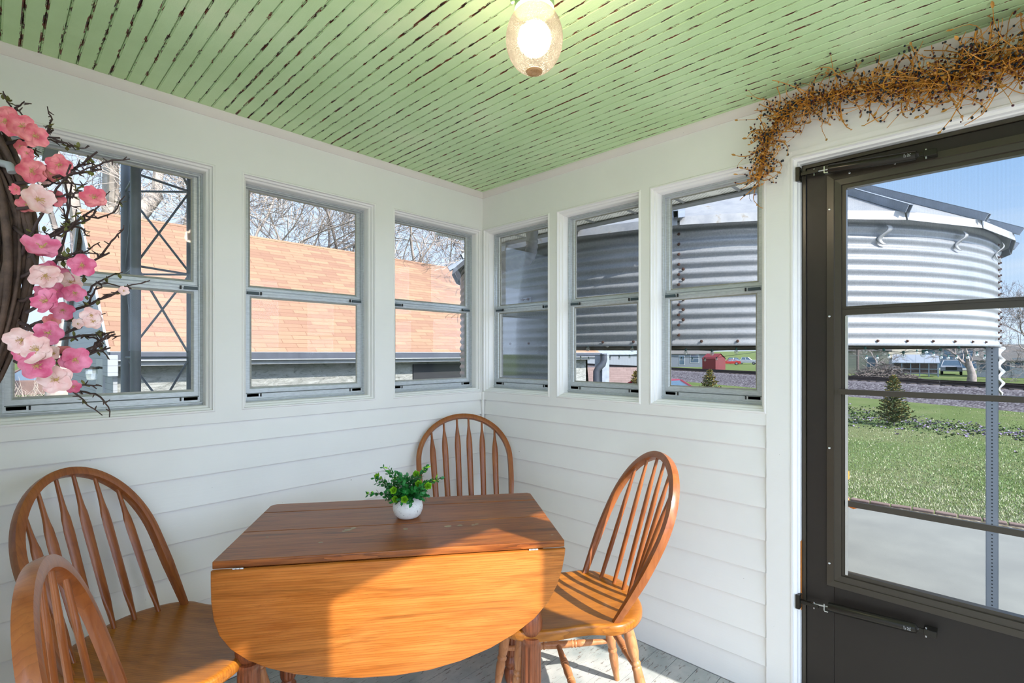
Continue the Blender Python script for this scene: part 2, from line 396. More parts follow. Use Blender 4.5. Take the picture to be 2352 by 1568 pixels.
    t = NT('patio_concrete'); v = t.coord()
    c = t.ramp(t.noise(v, 1.3, 5, .6), [(.3, '#696a65'), (.7, '#777871')]); c = t.mix(t.math('MULTIPLY', t.math('GREATER_THAN', t.noise(t.coord(scale=(3, 30, 1)), 5, 4, .7), .66), .25), c, '#52544f')
    t.bsdf(c, .85, 0., t.bump(t.noise(v, 60, 3), .2, .005), 0., .2); M['concrete'] = t.m
    t = NT('crushed_ballast'); v = t.coord(); vo = t.add('ShaderNodeTexVoronoi'); t.n.links.new(v, vo.inputs[0]); vo.inputs['Scale'].default_value = 11.
    c = t.ramp(vo.outputs[1], [(.1, '#4e474a'), (.5, '#686365'), (.9, '#807c7c')]); c = t.mix(t.ramp(vo.outputs[0], [(.35, 0.), (.7, .8)]), c, '#373135')
    t.bsdf(c, .95, 0., t.bump(vo.outputs[0], -1., .1), 0., .1); M['ballast'] = t.m
    t = NT('pea_gravel'); v = t.coord(); vo = t.add('ShaderNodeTexVoronoi'); t.n.links.new(v, vo.inputs[0]); vo.inputs['Scale'].default_value = 28.
    c = t.ramp(vo.outputs[1], [(.1, '#574e3d'), (.5, '#786f5b'), (.9, '#8c8779')]); c = t.mix(t.ramp(vo.outputs[0], [(.3, 0.), (.7, .8)]), c, '#373026')
    t.bsdf(c, .95, 0., t.bump(vo.outputs[0], -1., .03), 0., .1); M['gravel'] = t.m
    M['paver'] = simple('edging_paver', '#66544c', .9, var=.2, vs=5)
    M['rail'] = simple('rusty_rail', '#382e2d', .7, .3, .2, 20)
    M['tie'] = simple('railway_tie', '#2e2623', .9)
    M['brush'] = simple('dead_brush', '#584f4a', .9, var=.4, vs=9)
    M['cg'] = simple('conifer_green', '#425229', .8, var=.35, vs=10)
    M['cy'] = simple('conifer_yellow', '#685923', .8, var=.3, vs=10)
    M['flow'] = simple('ground_flowers', '#756a7d', .9, var=.3, vs=6)
    M['weed'] = simple('ground_weeds', '#3b4f28', .9, var=.3, vs=6)
    M['tyre'] = simple('tyre_rubber', '#151516', .8)
    M['rim'] = simple('wheel_rim', '#727476', .3, .6)
    for k, c in (('maroon', '#631924'), ('red', '#8a211a'), ('silver', '#727477'), ('whitecar', '#8a8c8e'), ('darkcar', '#1b2027'), ('bronze', '#6d574f')):
        M[k] = simple('car_paint_'+k, c, .35, .0, .04, 3, .3, .1)
    M['wire'] = simple('green_wire', '#1b312d', .6)
    M['socket'] = simple('teal_socket', '#265853', .5)
    M['downsp'] = simple('downspout_grey', '#585c60', .5, .1, .1)
    M['gutter'] = simple('gutter_white', '#808281', .5)
    M['fascd'] = simple('dark_fascia', '#3a3e46', .5)
    M['mark'] = simple('white_print', '#868686', .5)
BEAD = .0447
SUN_E, SKY_S, EXPO = 6.4, .80, 0.62
HAZE = (2.9, 3.6, 4.8, 1)
# ============================================================ the porch
mats()
CEIL = 2.293
mapL = lambda u, d, z: Vector((u, d, z))
mapR = lambda u, d, z: Vector((d, u, z))
mapS = lambda u, d, z: Vector((u, -2.72-d, z))
def mbox(mb, mp, u0, u1, d0, d1, z0, z1):
    vs = [mp(u, d, z) for z in (z0, z1) for d in (d0, d1) for u in (u0, u1)]
    return mb.add(vs, [(0,2,3,1),(4,5,7,6),(0,1,5,4),(2,6,7,3),(0,4,6,2),(1,3,7,5)])
def ring(mb, mp, prof, u0, u1, z0, z1, closed=True, bot=None, top=None):
    """moulding profile (inset, depth[, bottom inset]) swept round a rectangle"""
    vs = []
    for p in prof:
        i, d = p[0], p[1]; b = p[2] if len(p) > 2 else i; t = p[3] if len(p) > 3 else i
        vs += [mp(u0+i, d, z0+b), mp(u1-i, d, z0+b), mp(u1-i, d, z1-t), mp(u0+i, d, z1-t)]
    n = len(prof); fs = []
    for k in range(n if closed else n-1):
        a, b = k*4, ((k+1) % n)*4
        for j in range(4): fs.append((a+j, a+(j+1) % 4, b+(j+1) % 4, b+j))
    return mb.add(vs, fs)
Z0, Z1 = 1.092, 2.077       # window openings
WL = [(-2.085, -1.453), (-1.354, -.731), (-.629, -.003)]
WR = [(-.524, -.003), (-1.067, -.572), (-1.608, -1.113)]
SEAM = [1.045, .958, .845, .726, .600, .476, .352, .226, .115, .0]
def siding_courses(mb, mp, u0, u1):
    for i in range(len(SEAM)-1):
        zt, zb = SEAM[i], SEAM[i+1]
        pr = [(.010, zt), (.0005, zb+.004), (.002, zb+.0005), (.012, zb+.0005), (.02, zt)]
        a = [mp(u0, d, z) for d, z in pr]; b = [mp(u1, d, z) for d, z in pr]
        mb.loft([a, b])
def wall(name, mp, U0, U1, wins, extra=None):
    mb = MB(); T = .115
    mbox(mb, mp, U0, U1, .012, T, -.02, SEAM[0])
    mbox(mb, mp, U0, U1, 0, T, SEAM[0]+.0015, Z0)
    siding_courses(mb, mp, U0, U1)
    mbox(mb, mp, U0, U1, 0, T, Z1, CEIL+.05)
    ws = sorted(wins); e = [U0]+[q for w in ws for q in w]+[U1]
    for i in range(0, len(e), 2):
        if e[i+1]-e[i] > .001: mbox(mb, mp, e[i], e[i+1], 0, T, Z0, Z1)
    if extra: extra(mb)
    return tag(mb.build(name, M['paint']), kind='structure')
def wallL():
    return wall('wall_left', mapL, -2.6, .0, WL)
wl = wallL()
# right wall stops at the door post
def wallR():
    mb = MB(); mp = mapR; T = .115
    mbox(mb, mp, -1.608, 0, .012, T, -.02, SEAM[0]); mbox(mb, mp, -1.608, 0, 0, T, SEAM[0]+.0015, Z0)
    siding_courses(mb, mp, -1.606, 0)
    mbox(mb, mp, -2.72, .115, 0, T, Z1, CEIL+.05)
    mbox(mb, mp, -.572, -.524, 0, T, Z0, Z1); mbox(mb, mp, -1.113, -1.067, 0, T, Z0, Z1)
    mbox(mb, mp, -1.695, -1.6085, -.002, T, -.02, Z1)
    mbox(mb, mp, -2.72, -2.62, 0, T, -.02, Z1)
    mbox(mb, mp, 0, .115, 0, T, -.02, Z1+.02)   # outer corner post
    return tag(mb.build('wall_right', M['paint']), kind='structure')
wallR()
# window wall behind the camera: sunlight comes through these openings
def wallS():
    mb = MB(); mp = mapS; T = .06
    op = [(-1.70, -1.46), (-1.290, -.812), (-.64, -.065)]; zt = 2.045; zb = .12
    mbox(mb, mp, -2.16, .115, 0, T, -.02, zb); mbox(mb, mp, -2.16, .115, 0, T, zt, CEIL+.05)
    e = [-2.16]+[q for w in op for q in w]+[.115]
    for i in range(0, len(e), 2): mbox(mb, mp, e[i], e[i+1], 0, T, zb, zt)
    return tag(mb.build('wall_behind_camera', M['paint']), kind='structure')
wallS()
mb = MB(); mb.box(-3.32, -3.2, -1.9, .115, -.06, CEIL+.05); tag(mb.build('wall_house_light_block', M['paint']), kind='structure')  # unseen wall section added to keep western sky light off the right wall
# ceiling
mb = MB(); x = -3.2; xs = []
x0 = -72*BEAD
pts = []
for i in range(72):
    a = x0+i*BEAD
    pts += [(a-.0016, CEIL), (a, CEIL+.0035), (a+.0016, CEIL), (a+.0042, CEIL+.0012), (a+.0058, CEIL-.0004)]
pts = [(x0-.01, CEIL)]+pts+[(.0, CEIL)]
vs = []
for (x, z) in pts: vs += [(x, -2.75, z), (x, .0, z)]
mb.add(vs, [(2*i, 2*i+1, 2*i+3, 2*i+2) for i in range(len(pts)-1)])
mb.box(x0-.01, .0, -2.75, .0, CEIL+.03, CEIL+.06)
tag(mb.build('ceiling', M['ceil']), kind='structure')
# porch roof above and its overhanging eave with soffit
mb = MB(); mb.box(-3.3, .62, -2.84, .60, 2.36, 2.42)
tag(mb.build('roof_deck', M['roofg']), kind='structure')
sf = thing('porch_eave', (.3, -1.2, 2.17), 'white eave with perforated soffit panels seen through the windows', 'eave'); tag(sf, kind='structure')
mb = MB(); mb.box(.115, .64, -2.84, .62, 2.166, 2.176); mb.box(-3.3, -1.92, .115, .62, 2.15, 2.16); mb.build('soffit', M['soffit'], sf)
mb = MB()
for k in range(12):
    y = -2.8+k*.3; mb.box(.115, .64, y+.0, y+.012, 2.158, 2.166)
mb.build('soffit_rib', M['gutter'], sf)
mb = MB(); mb.box(.62, .66, -2.84, .66, 2.155, 2.34); mb.box(.60, .662, -2.84, .662, 2.150, 2.158); mb.box(-1.925, -1.885, .115, .66, 2.14, 2.36)
mb.build('fascia', M['gutter'], sf)
# floor: planks along x
mb = MB(); y = -2.75; rnd = random.Random(4)
while y < -.001:
    y2 = min(y+.094, 0.0)
    mb.box(-3.6, 0.0, y+.0012, y2-.0012, -.03, 0.0 if y2 > y+.05 else -.001); y = y2
mb.box(-3.6, .115, -2.78, .115, -.06, -.012)
tag(mb.build('floor', M['floor']), kind='structure')
# foundation skirt
mb = MB(); mb.box(-3.6, .10, -2.78, .10, -.85, -.06); tag(mb.build('foundation', M['stone']), kind='structure')
# cove trims
def cove(name, mp, u0, u1):
    pr = [(0, CEIL-.030), (-.006, CEIL-.030), (-.013, CEIL-.024), (-.022, CEIL-.012), (-.026, CEIL-.004), (-.026, CEIL+.002), (0, CEIL+.002)]
    mb = MB(); mb.loft([[mp(u0, d, z) for d, z in pr], [mp(u1, d, z) for d, z in pr]])
    tag(mb.build(name, M['cove'], smooth=40), kind='structure')
cove('trim_1', mapL, -2.6, 0); cove('trim_2', mapR, -2.72, 0)
mb = MB()
mb.box(-.012, -.0, -.012, -.0, 0, Z0)
tag(mb.build('trim_3', M['trim']), kind='structure')

# ------------------------------------------------------------ storm windows
wn = 0
def window(mp, u0, u1, label):
    global wn; wn += 1
    o = mp((u0+u1)/2, .05, Z0)
    w = thing('window_%d' % wn, o, label, 'window'); tag(w, kind='structure')
    mb = MB()
    prof = [(-.001, .0), (.003, -.003), (.008, -.003), (.0095, .008), (.016, .012), (.0175, .022), (.024, .027), (.026, .034), (.026, .114), (-.001, .114)]
    prof = [(p[0], p[1], p[0]*1.0, p[0]) for p in prof]
    ring(mb, mp, prof, u0, u1, Z0, Z1)
    mb.build('casing', M['trim'], w)
    # aluminium master frame, wider sill at the bottom
    mb = MB(); i0 = .022
    ring(mb, mp, [(i0, .066, i0+.0), (i0+.012, .064, i0+.014), (i0+.013, .070, i0+.016), (i0+.017, .070, i0+.036), (i0+.018, .082, i0+.040), (i0+.018, .104, i0+.040), (i0, .104, i0)], u0, u1, Z0, Z1)
    mbox(mb, mp, u0+i0, u1-i0, .060, .066, Z0+i0+.012, Z0+i0+.015)
    mb.build('window_frame', M['alu'], w)
    zb = Z0+.062; zm = 1.600; a, b = u0+.041, u1-.041
    for nm, z0, z1, d, rw in (('lower_sash', zb, zm-.008, .078, .022), ('upper_sash', zm-.004, Z1-.024, .090, .020)):
        mb = MB(); ring(mb, mp, [(0, d-.004), (rw*.8, d-.004), (rw, d), (rw, d+.008), (0, d+.008)], a-.004, b+.004, z0, z1)
        if nm == 'lower_sash': mbox(mb, mp, a, b, d-.008, d-.003, z1-.006, z1+.002); mbox(mb, mp, a, b, d-.006, d-.003, z0+.004, z0+.007)
        else: mbox(mb, mp, a, b, d-.008, d-.002, z0+.004, z0+.011)
        s = mb.build(nm, M['alu'], w)
        mb = MB(); ring(mb, mp, [(rw, d+.0005), (rw+.005, d+.001), (rw+.005, d+.006), (rw, d+.006)], a-.004, b+.004, z0, z1); mb.build('gasket', M['alud'], s)
        mb = MB(); mbox(mb, mp, a+rw-.006, b-rw+.006, d+.002, d+.0045, z0+rw-.002, z1-rw+.002); mb.build('pane', M['glass'], s)
        for sd in (-1, 1):
            uu = (a+.002, a+.05) if sd < 0 else (b-.05, b-.002)
            zl = zb-.016 if nm == 'lower_sash' else zm-.020
            dd = .070 if nm == 'lower_sash' else .066
            mb = MB(); mbox(mb, mp, uu[0], uu[1], dd, dd+.006, zl, zl+.012)
            mb.build('latch', M['latch'], w)
            c = uu[1]+.010 if sd < 0 else uu[0]-.010
            mb = MB(); mbox(mb, mp, c-.004, c+.001, dd-.003, dd+.004, zl-.001, zl+.013); mb.build('latch_tab', M['gasket'], w)
    # shadow gap behind the rails (dark channel of the outer track)
    mb = MB(); ring(mb, mp, [(0, .100), (.016, .100), (.016, .112), (0, .112)], u0+.03, u1-.03, Z0+.05, Z1-.022); mb.build('screen_track', M['alud'], w)
    return w
window(mapL, *WL[0], 'storm window on the left wall behind the pink blossom wreath')
window(mapL, *WL[1], 'middle storm window of the left wall, full of tan shingles and branches')
window(mapL, *WL[2], 'left wall storm window next to the room corner')
window(mapR, *WR[0], 'narrow looking storm window right of the corner, showing the shaded steel bin')
window(mapR, *WR[1], 'storm window of the right wall with three light bulbs outside it')
window(mapR, *WR[2], 'storm window beside the door post, below the end of the berry garland')

# ------------------------------------------------------------ storm door
DY0, DY1 = -1.695, -2.62
dd = thing('door_1', (.06, -1.72, 0), 'dark bronze storm door with glass and crossbars', 'door'); tag(dd, kind='structure')
mb = MB()
prof = [(0, -.004), (.006, -.004), (.008, .008), (.016, .012), (.018, .026), (.022, .030), (.022, .113), (-.0, .113)]
ring(mb, mapR, prof, DY1, DY0, -.05, 2.055)
cs = mb.build('casing', M['trim'], dd)
mb = MB(); mbox(mb, mapR, DY0-.0235, DY0-.0215, .034, .056, .42, .62); mbox(mb, mapR, DY0-.0235, DY0-.0215, .04, .056, .36, .415); mb.build('bare_patch', M['orangewood'], cs)
mb = MB(); mbox(mb, mapR, -2.72, DY0+.0, -.001, .03, 2.055, 2.078); mb.build('head_trim', M['trim'], dd)
y0, y1 = DY0-.024, DY1+.024
mb = MB(); ring(mb, mapR, [(0, .05), (.012, .05), (.012, .09), (0, .09)], y1, y0, -.0, 2.031); mb.build('door_frame', M['doorin'], dd)
y0 -= .014; y1 += .014
mb = MB()
gz0, gz1 = .500, 1.955; gy0, gy1 = -1.822, y1+.085
mbox(mb, mapR, gy0, y0, .056, .092, .01, 2.018); mbox(mb, mapR, y1, gy1, .056, .092, .01, 2.018)
mbox(mb, mapR, gy1, gy0, .056, .092, gz1, 2.018); mbox(mb, mapR, gy1, gy0, .056, .092, .01, gz0)
mb.build('door_slab', M['door'], dd, bevel=.002)
mb = MB()
ring(mb, mapR, [(-.022, .056), (-.022, .050), (.0, .048), (.002, .052), (.022, .053), (.024, .060), (.036, .060), (.036, .085), (-.02, .085)], gy1, gy0, gz0, gz1)
gl = mb.build('glazing_frame', M['doorin'], dd)
mb = MB()
for (yy, zz) in ((gy0+.014, 1.85), (gy0+.014, 1.46), (gy0+.014, .98), (gy0+.014, .56), (-2.0, 1.968), (-1.87, 1.968)):
    mb.lathe([(.004, 0), (.004, .002), (.002, .003)], 8, frameM((.0497, yy, zz), (0, 0, 1), (0, 1, 0), (-1, 0, 0)))
mb.build('screw', M['steel'], dd)
a, b = gy1+.03, gy0-.03
mb = MB(); mbox(mb, mapR, a, b, .058, .076, 1.463, 1.494); mbox(mb, mapR, a, b, .054, .060, 1.484, 1.490); mb.build('meeting_rail', M['doorin'], dd)
mb = MB(); mbox(mb, mapR, a, b+.015, .044, .056, 1.178, 1.197); mb.build('crossbar', M['doorin'], dd)
mb = MB(); mbox(mb, mapR, a, b+.0, .060, .072, .776, .796); mb.build('crossbar', M['doorin'], dd)
mb = MB(); mbox(mb, mapR, a, b, .070, .0728, gz0+.03, 1.475); mb.build('pane', M['glass'], dd)
mb = MB(); mbox(mb, mapR, a, b, .0795, .082, 1.47, gz1-.03); mb.build('pane', M['glass'], dd)
mb = MB(); mb.add([mapR(a, .066, 1.49), mapR(b, .066, 1.49), mapR(b, .066, gz1-.03), mapR(a, .066, gz1-.03)], [(0, 1, 2, 3)]); mb.build('insect_screen', M['screen'], dd)
mb = MB(); mbox(mb, mapR, b-.012, b-.004, .056, .062, gz0+.03, 1.46); mb.build('side_track', M['steel'], dd)
mb = MB(); mbox(mb, mapR, y1, y0, .05, .056, .02, .06); mb.build('sweep', M['gasket'], dd)
mb = MB(); mbox(mb, mapR, -2.66, -1.66, -.06, .10, .0, .012); tag(mb.build('trim_4', M['galv']), kind='structure')

def closer(label, zb, zt, bracketz, lbl):
    t = thing('door_closer', (.0, -1.9, (zb+zt)/2), label, 'door closer', 'pneumatic closers on the storm door')
    p = Vector((.022, -1.812, zb)); q = Vector((.022, -2.062, zt)); ax = (q-p).normalized()
    Mx, L = alignZ(p, q)
    mb = MB(); mb.lathe([(.004, -.002), (.0155, 0), (.0165, .004), (.0165, L-.012), (.0155, L-.008), (.0155, L-.004), (.009, L), (.006, L+.004)], 24, Mx); mb.build('tube', M['closer'], t, smooth=35)
    mb = MB(); r0 = Vector((.022, -1.730, bracketz)); mb.tube([r0, p], .0032, 8); mb.build('rod', M['steel'], t, smooth=40)
    mb = MB(); mb.box(.014, .030, -1.780, -1.722, bracketz-.006, bracketz+.006); mb.box(.004, .034, -1.722, -1.708, bracketz-.026, bracketz+.026); mb.build('jamb_bracket', M['closer'], t, bevel=.001)
    mb = MB(); c = p-ax*.012; mb.box(c.x-.010, c.x-.008, c.y-.001, c.y+.002, c.z-.014, c.z+.010); mb.box(c.x-.012, c.x+.006, c.y-.012, c.y+.0, c.z-.016, c.z-.013); mb.build('hold_open_washer', M['steel'], t)
    mb = MB(); e = q+ax*.004; mb.box(.014, .052, e.y-.045, e.y-.012, e.z-.011, e.z+.009); mb.box(.018, .026, e.y-.02, e.y+.004, e.z-.006, e.z+.006); mb.build('door_bracket', M['closer'], t, bevel=.0015)
    mb = MB(); mb.lathe([(.0025, -.018), (.0025, .014)], 8, Matrix.Translation((.020, e.y-.018, e.z))); mb.build('pin', M['steel'], t)
    mb = MB(); mb.lathe([(.0022, -.014), (.0022, .012)], 8, Matrix.Translation((.022, -1.765, bracketz))); mb.build('pin', M['steel'], t)
    # small white print near the far end of the tube
    mb = MB(); s = q-ax*.034; n = Vector((-1, 0, 0)); up = n.cross(ax); 
    def mk(a0, a1, b0, b1):
        o = s + n*.0167; vs = [o+ax*(-.5*(a0+a1)+aa)+up*bb for aa, bb in ((a0, b0), (a1, b0), (a1, b1), (a0, b1))]; vs = [o+ax*aa+up*bb for aa, bb in ((a0, b0), (a1, b0), (a1, b1), (a0, b1))]
        mb.add(vs, [(0, 1, 2, 3)])
    mk(0, .002, -.006, .006); mk(0, .006, -.006, -.0045); mk(.004, .006, -.006, .001); mk(.009, .011, -.005, .000)
    mk(.012, .015, -.001, .003); mk(.009, .012, .002, .0055); mk(.015, .018, -.005, -.001); mk(.0125, .0145, -.005, -.002); mk(.016, .0185, .002, .0055)
    mb.build('printed_mark', M['mark'], t)
    return t
closer('dark tube closer across the top of the storm door, under the garland', 1.989, 1.971, 1.991, 1)
closer('dark tube closer across the lower panel of the storm door', .412, .427, .402, 1)

# ------------------------------------------------------------ ceiling lamp
LX, LY, LZ = -1.141, -1.424, 2.105
t = thing('ceiling_lamp', (LX, LY, 2.18), 'lit oval crackle glass globe lamp in a green painted holder', 'lamp')
mb = MB(); Tm = Matrix.Translation((LX, LY, 0))
pr = [(.036, 2.181), (.041, 2.176)]
prof = []
for i in range(33):
    a = PI*(i/32); r = .0705*math.sin(a)**.92 if 0 < i < 32 else .0; z = 2.103+.083*math.cos(a)
    prof.append((max(r, .0), z))
outer = [(r, z) for r, z in prof if z < 2.180]
outer = outer+[(.014, 2.0215)]
outer = [(max(r, .0006), z) for r, z in outer if not (z < 2.0225 and r < .014)]
mb.lathe(outer[::-1], 64, Tm)
mb.build('globe', M['globe'], t, smooth=60)
mb = MB()
mb.lathe([(.0005, 2.0185), (.006, 2.0175), (.007, 2.019), (.017, 2.0195), (.021, 2.0235), (.0205, 2.0245)], 32, Tm)
for k in range(20):
    a = 2*PI*k/20; mb.tube([(LX+.007*math.cos(a), LY+.007*math.sin(a), 2.0178), (LX+.0185*math.cos(a), LY+.0185*math.sin(a), 2.0196)], .0009, 4)
mb.build('base_rosette', M['rosette'], t, smooth=40)
mb = MB(); mb.lathe([(.070, CEIL), (.070, CEIL-.006), (.052, CEIL-.012), (.044, 2.235), (.046, 2.21), (.049, 2.192), (.049, 2.176), (.037, 2.1765), (.034, 2.182)], 40, Tm)
for k in range(3):
    a = .5+2*PI*k/3; mb.lathe([(.0, -.012), (.006, -.012), (.009, 0), (.006, .012), (.0, .012)], 12, Matrix.Translation((LX+.054*math.cos(a), LY+.054*math.sin(a), 2.196)))
mb.build('holder', M['canopy'], t, smooth=40)
mb = MB(); mb.lathe([(.001, 2.073), (.015, 2.077), (.024, 2.088), (.028, 2.102), (.024, 2.116), (.015, 2.127), (.001, 2.131)], 24, Tm); mb.build('bulb', M['filament'], t, smooth=60)
# ============================================================ furniture
def bowpt(s, sh):
    b, w, v1, L, lean = sh
    a = abs(s)
    if a > .6:
        k = (1-a)/.4; v = v1*k; u = b+(w-b)*math.sin(k*PI/2)
    else:
        q = (.6-a)/.6*PI/2; v = v1+(L-v1)*math.sin(q); u = w*math.cos(q)
    return (u if s > 0 else -u), v
def chair(x, y, th, sh, label, kind='arrow', n=6, seat=True, sd=1):
    SZ = .45
    b, w, v1, L, lean = sh
    ch = thing('bow_back_chair', (x, y, 0), label, 'chair', 'bow back wooden dining chairs around the table', rz=th)
    up = Vector((0, math.sin(lean), math.cos(lean))); nb = Vector((0, math.cos(lean), -math.sin(lean)))
    def pt(u, v): return Vector((u, 0, SZ)) + up*v
    # bow
    N = 72; ring_ = []
    cs = []
    for i in range(N+1):
        s = -1+2*i/N; u, v = bowpt(s, sh); cs.append(pt(u, v))
    u0 = (cs[0]-cs[1]).normalized(); cs = [cs[0]+u0*.03]+cs+[cs[-1]+(cs[-1]-cs[-2]).normalized()*.03]
    for i, c in enumerate(cs):
        t = (cs[min(i+1, len(cs)-1)]-cs[max(i-1, 0)]).normalized(); inn = nb.cross(t).normalized()
        e = min(1, min(i, len(cs)-1-i)/9); hw = .0095+.006*e; hd = .011+.0055*e; sec = []
        for a in range(12):
            A = 2*PI*(a+.5)/12; ca, sa = math.cos(A), math.sin(A)
            k = 1/max(abs(ca), abs(sa))**.62
            sec.append(c+inn*(hw*ca*k*.9)+nb*(hd*sa*k*.9))
        ring_.append(sec)
    mb = MB(); mb.loft(ring_); mb.build('bow', M['bow'], ch, smooth=50, world=False)
    # spindles
    bc = [bowpt(-1+2*i/200, sh) for i in range(201)]
    for i in range(n):
        f = (i-(n-1)/2)/((n-1)/2+1.0)
        fx = f*b*1.02; fy = .100*(1-(fx/b)**2)+.0
        tu = f*w*.98
        # top: bow point with this u on the upper arc
        best = min((q for q in bc if q[1] > v1*.6), key=lambda q: abs(q[0]-tu))
        top = pt(best[0], best[1]-.006); bot = Vector((fx, fy, SZ-.012))
        d = (top-bot); Ls = d.length; d.normalize(); sx = Vector((1, 0, 0)); sx = (sx-d*sx.dot(d)).normalized(); sy = d.cross(sx)
        secs = []
        if kind == 'arrow':
            pf = [(0, .0065, .0065), (.10, .008, .0075), (.16, .0125, .0065), (.22, .0145, .006), (.45, .0155, .006), (.66, .0165, .0062), (.74, .0145, .0065), (.80, .0095, .0068), (.86, .0068, .0062), (1, .0055, .0055)]
        elif kind == 'arrow2':
            pf = [(0, .0085, .0075), (.08, .012, .0065), (.2, .0145, .006), (.5, .0155, .006), (.72, .0165, .006), (.80, .0145, .006), (.87, .009, .006), (.93, .006, .006), (1, .0055, .0055)]
        else:
            pf = [(0, .007, .007), (.15, .008, .008), (.25, .0115, .0085), (.5, .0115, .0085), (.72, .0115, .0085), (.78, .0095, .008), (.88, .0065, .0065), (1, .0055, .0055)]
        # smooth interpolation
        for j in range(25):
            q = j/24
            for k in range(len(pf)-1):
                if pf[k][0] <= q <= pf[k+1][0]: break
            r_ = (q-pf[k][0])/(pf[k+1][0]-pf[k][0]); r_ = r_*r_*(3-2*r_)
            a_ = pf[k][1]*(1-r_)+pf[k+1][1]*r_; b_ = pf[k][2]*(1-r_)+pf[k+1][2]*r_
            c = bot+d*(Ls*q)
            secs.append([c+sx*(a_*math.cos(2*PI*m/10))+sy*(b_*math.sin(2*PI*m/10)) for m in range(10)])
        mb = MB(); mb.loft(secs); mb.build('spindle', M['bow'], ch, smooth=60, world=False)
    # seat
    half = [(0, .146), (.06, .142), (.115, .127), (.16, .101), (.195, .066), (.219, .026), (.225, -.012), (.219, -.045), (.213, -.085), (.217, -.14), (.228, -.20), (.232, -.26), (.224, -.32), (.204, -.365), (.165, -.395), (.10, -.408), (0, -.412)]
    def cr(P_, t):
        i = int(t); f = t-i; g = lambda k: P_[max(0, min(len(P_)-1, k))]
        p0, p1, p2, p3 = g(i-1), g(i), g(i+1), g(i+2)
        return tuple(.5*((2*p1[k])+(-p0[k]+p2[k])*f+(2*p0[k]-5*p1[k]+4*p2[k]-p3[k])*f*f+(-p0[k]+3*p1[k]-3*p2[k]+p3[k])*f**3) for k in (0, 1))
    hh = [cr(half, i/3) for i in range(3*(len(half)-1)+1)]
    out = hh+[(-x_, y_) for x_, y_ in hh[-2:0:-1]]
    k = b/.2
    out = [(p[0]*k, p[1]*k) for p in out]
    cy = -.17; n_ = len(out); vs = []; lev = []
    for s_, z in ((.12, SZ-.010), (.3, SZ-.0105), (.5, SZ-.010), (.68, SZ-.0075), (.82, SZ-.0035), (.92, SZ-.0005), (.965, SZ), (.988, SZ-.003), (1., SZ-.011), (1., SZ-.026), (.985, SZ-.034), (.94, SZ-.037), (.5, SZ-.037)):
        lev.append([Vector((p[0]*s_, cy+(p[1]-cy)*s_, z)) for p in out])
    mb = MB(); mb.loft(lev, True); mb.build('seat', M['seatw'], ch, smooth=50, world=False)
    # legs and stretchers
    def turned(p, q, kind):
        Mx, Ls = alignZ(p, q)
        if kind == 'leg': pr = [(.014, 0), (.017, .02), (.020, .07), (.0185, .10), (.0135, .125), (.0125, .130), (.0165, .136), (.0165, .142), (.0135, .147), (.0165, .152), (.0165, .158), (.0155, .165), (.019, .22), (.0195, .25), (.0165, .285), (.014, .292), (.0185, .300), (.0185, .306), (.0145, .312), (.0175, .33), (.0165, .37), (.0115, .43), (.0105, .45)]
        else: pr = [(.008, 0), (.010, .1), (.013, .28), (.0135, .32), (.0115, .325), (.0145, .335), (.0145, .345), (.0115, .355), (.0145, .365), (.0145, .375), (.0125, .38), (.015, .5), (.0125, .62), (.0145, .625), (.0145, .635), (.0115, .645), (.0145, .655), (.0145, .665), (.0115, .675), (.0135, .68), (.013, .72), (.010, .9), (.008, 1)]
        m_ = pr[-1][1]
        mb = MB(); mb.lathe([(r_, z/m_*Ls) for r_, z in pr], 18, Mx)
        mb.build('leg' if kind == 'leg' else 'stretcher', M['legw'], ch, smooth=45, world=False)
    T = [Vector((sx*.135, yy, SZ-.034)) for yy in (-.30, .055) for sx in (-1, 1)]
    F = [Vector((sx*.20, yy, 0.0)) for yy in (-.355, .135) for sx in (-1, 1)]
    for p, q in zip(T, F): turned(p, q, 'leg')
    at = lambda i, f: T[i]*(1-f)+F[i]*f
    turned(at(0, .58), at(2, .58), 's'); turned(at(1, .58), at(3, .58), 's')
    m1 = (at(0, .58)+at(2, .58))/2; m2 = (at(1, .58)+at(3, .58))/2; turned(m1, m2, 's')
    turned(at(2, .36), at(3, .36), 's')
    return ch
chair(-.539, -1.2066, -2.2529, (.19, .243, .297, .549, .452), 'bow back chair with slender spindles and sunlit seat, beside the table and right wall siding', 'slim', 6)
chair(-1.7668, -.3164, .623, (.2, .207, .277, .556, .478), 'bow back chair with paddle spindles standing between the left wall and the table end', 'arrow', 6)
chair(-1.8818, -1.0995, 1.377, (.201, .234, .303, .522, .286), 'bow back chair seen edge on and cut off in the lower left corner', 'arrow', 6)
chair(-.368, -.298, -.558, (.214, .248, .335, .5776, .4356), 'bow back chair tucked in the room corner behind the table', 'arrow2', 6)

# ---------------- drop leaf table
P0 = Vector((-1.649, -.677, 0)); ang = math.atan2(-.597, .802); ux = Vector((math.cos(ang), math.sin(ang), 0)); uy = Vector((-ux.y, ux.x, 0))
tc = P0+ux*.505+uy*.27
tb = thing('drop_leaf_table', tc, 'worn oak drop leaf table with rounded front leaf hanging down and fluted legs', 'table', rz=ang)
def tl(a, b, z): return Vector((a-.505, b-.27, z))
mb = MB(); tz0, tz1 = .7235, .745
def board(a0, a1, b0, b1):
    q = tl(a0, b0, 0); r_ = tl(a1, b1, 0); mb.box(q.x, r_.x, q.y, r_.y, tz0, tz1)
board(0, 1.012, 0.0, .235); board(0, 1.012, .2362, .437); 
p = [tl(0, .4405, 0), tl(1.012, .4405, 0), tl(1.012, .530, 0), tl(1.0, .545, 0), tl(.018, .545, 0), tl(0, .525, 0)]
mb.prism([(q.x, q.y) for q in p], tz0, tz1)
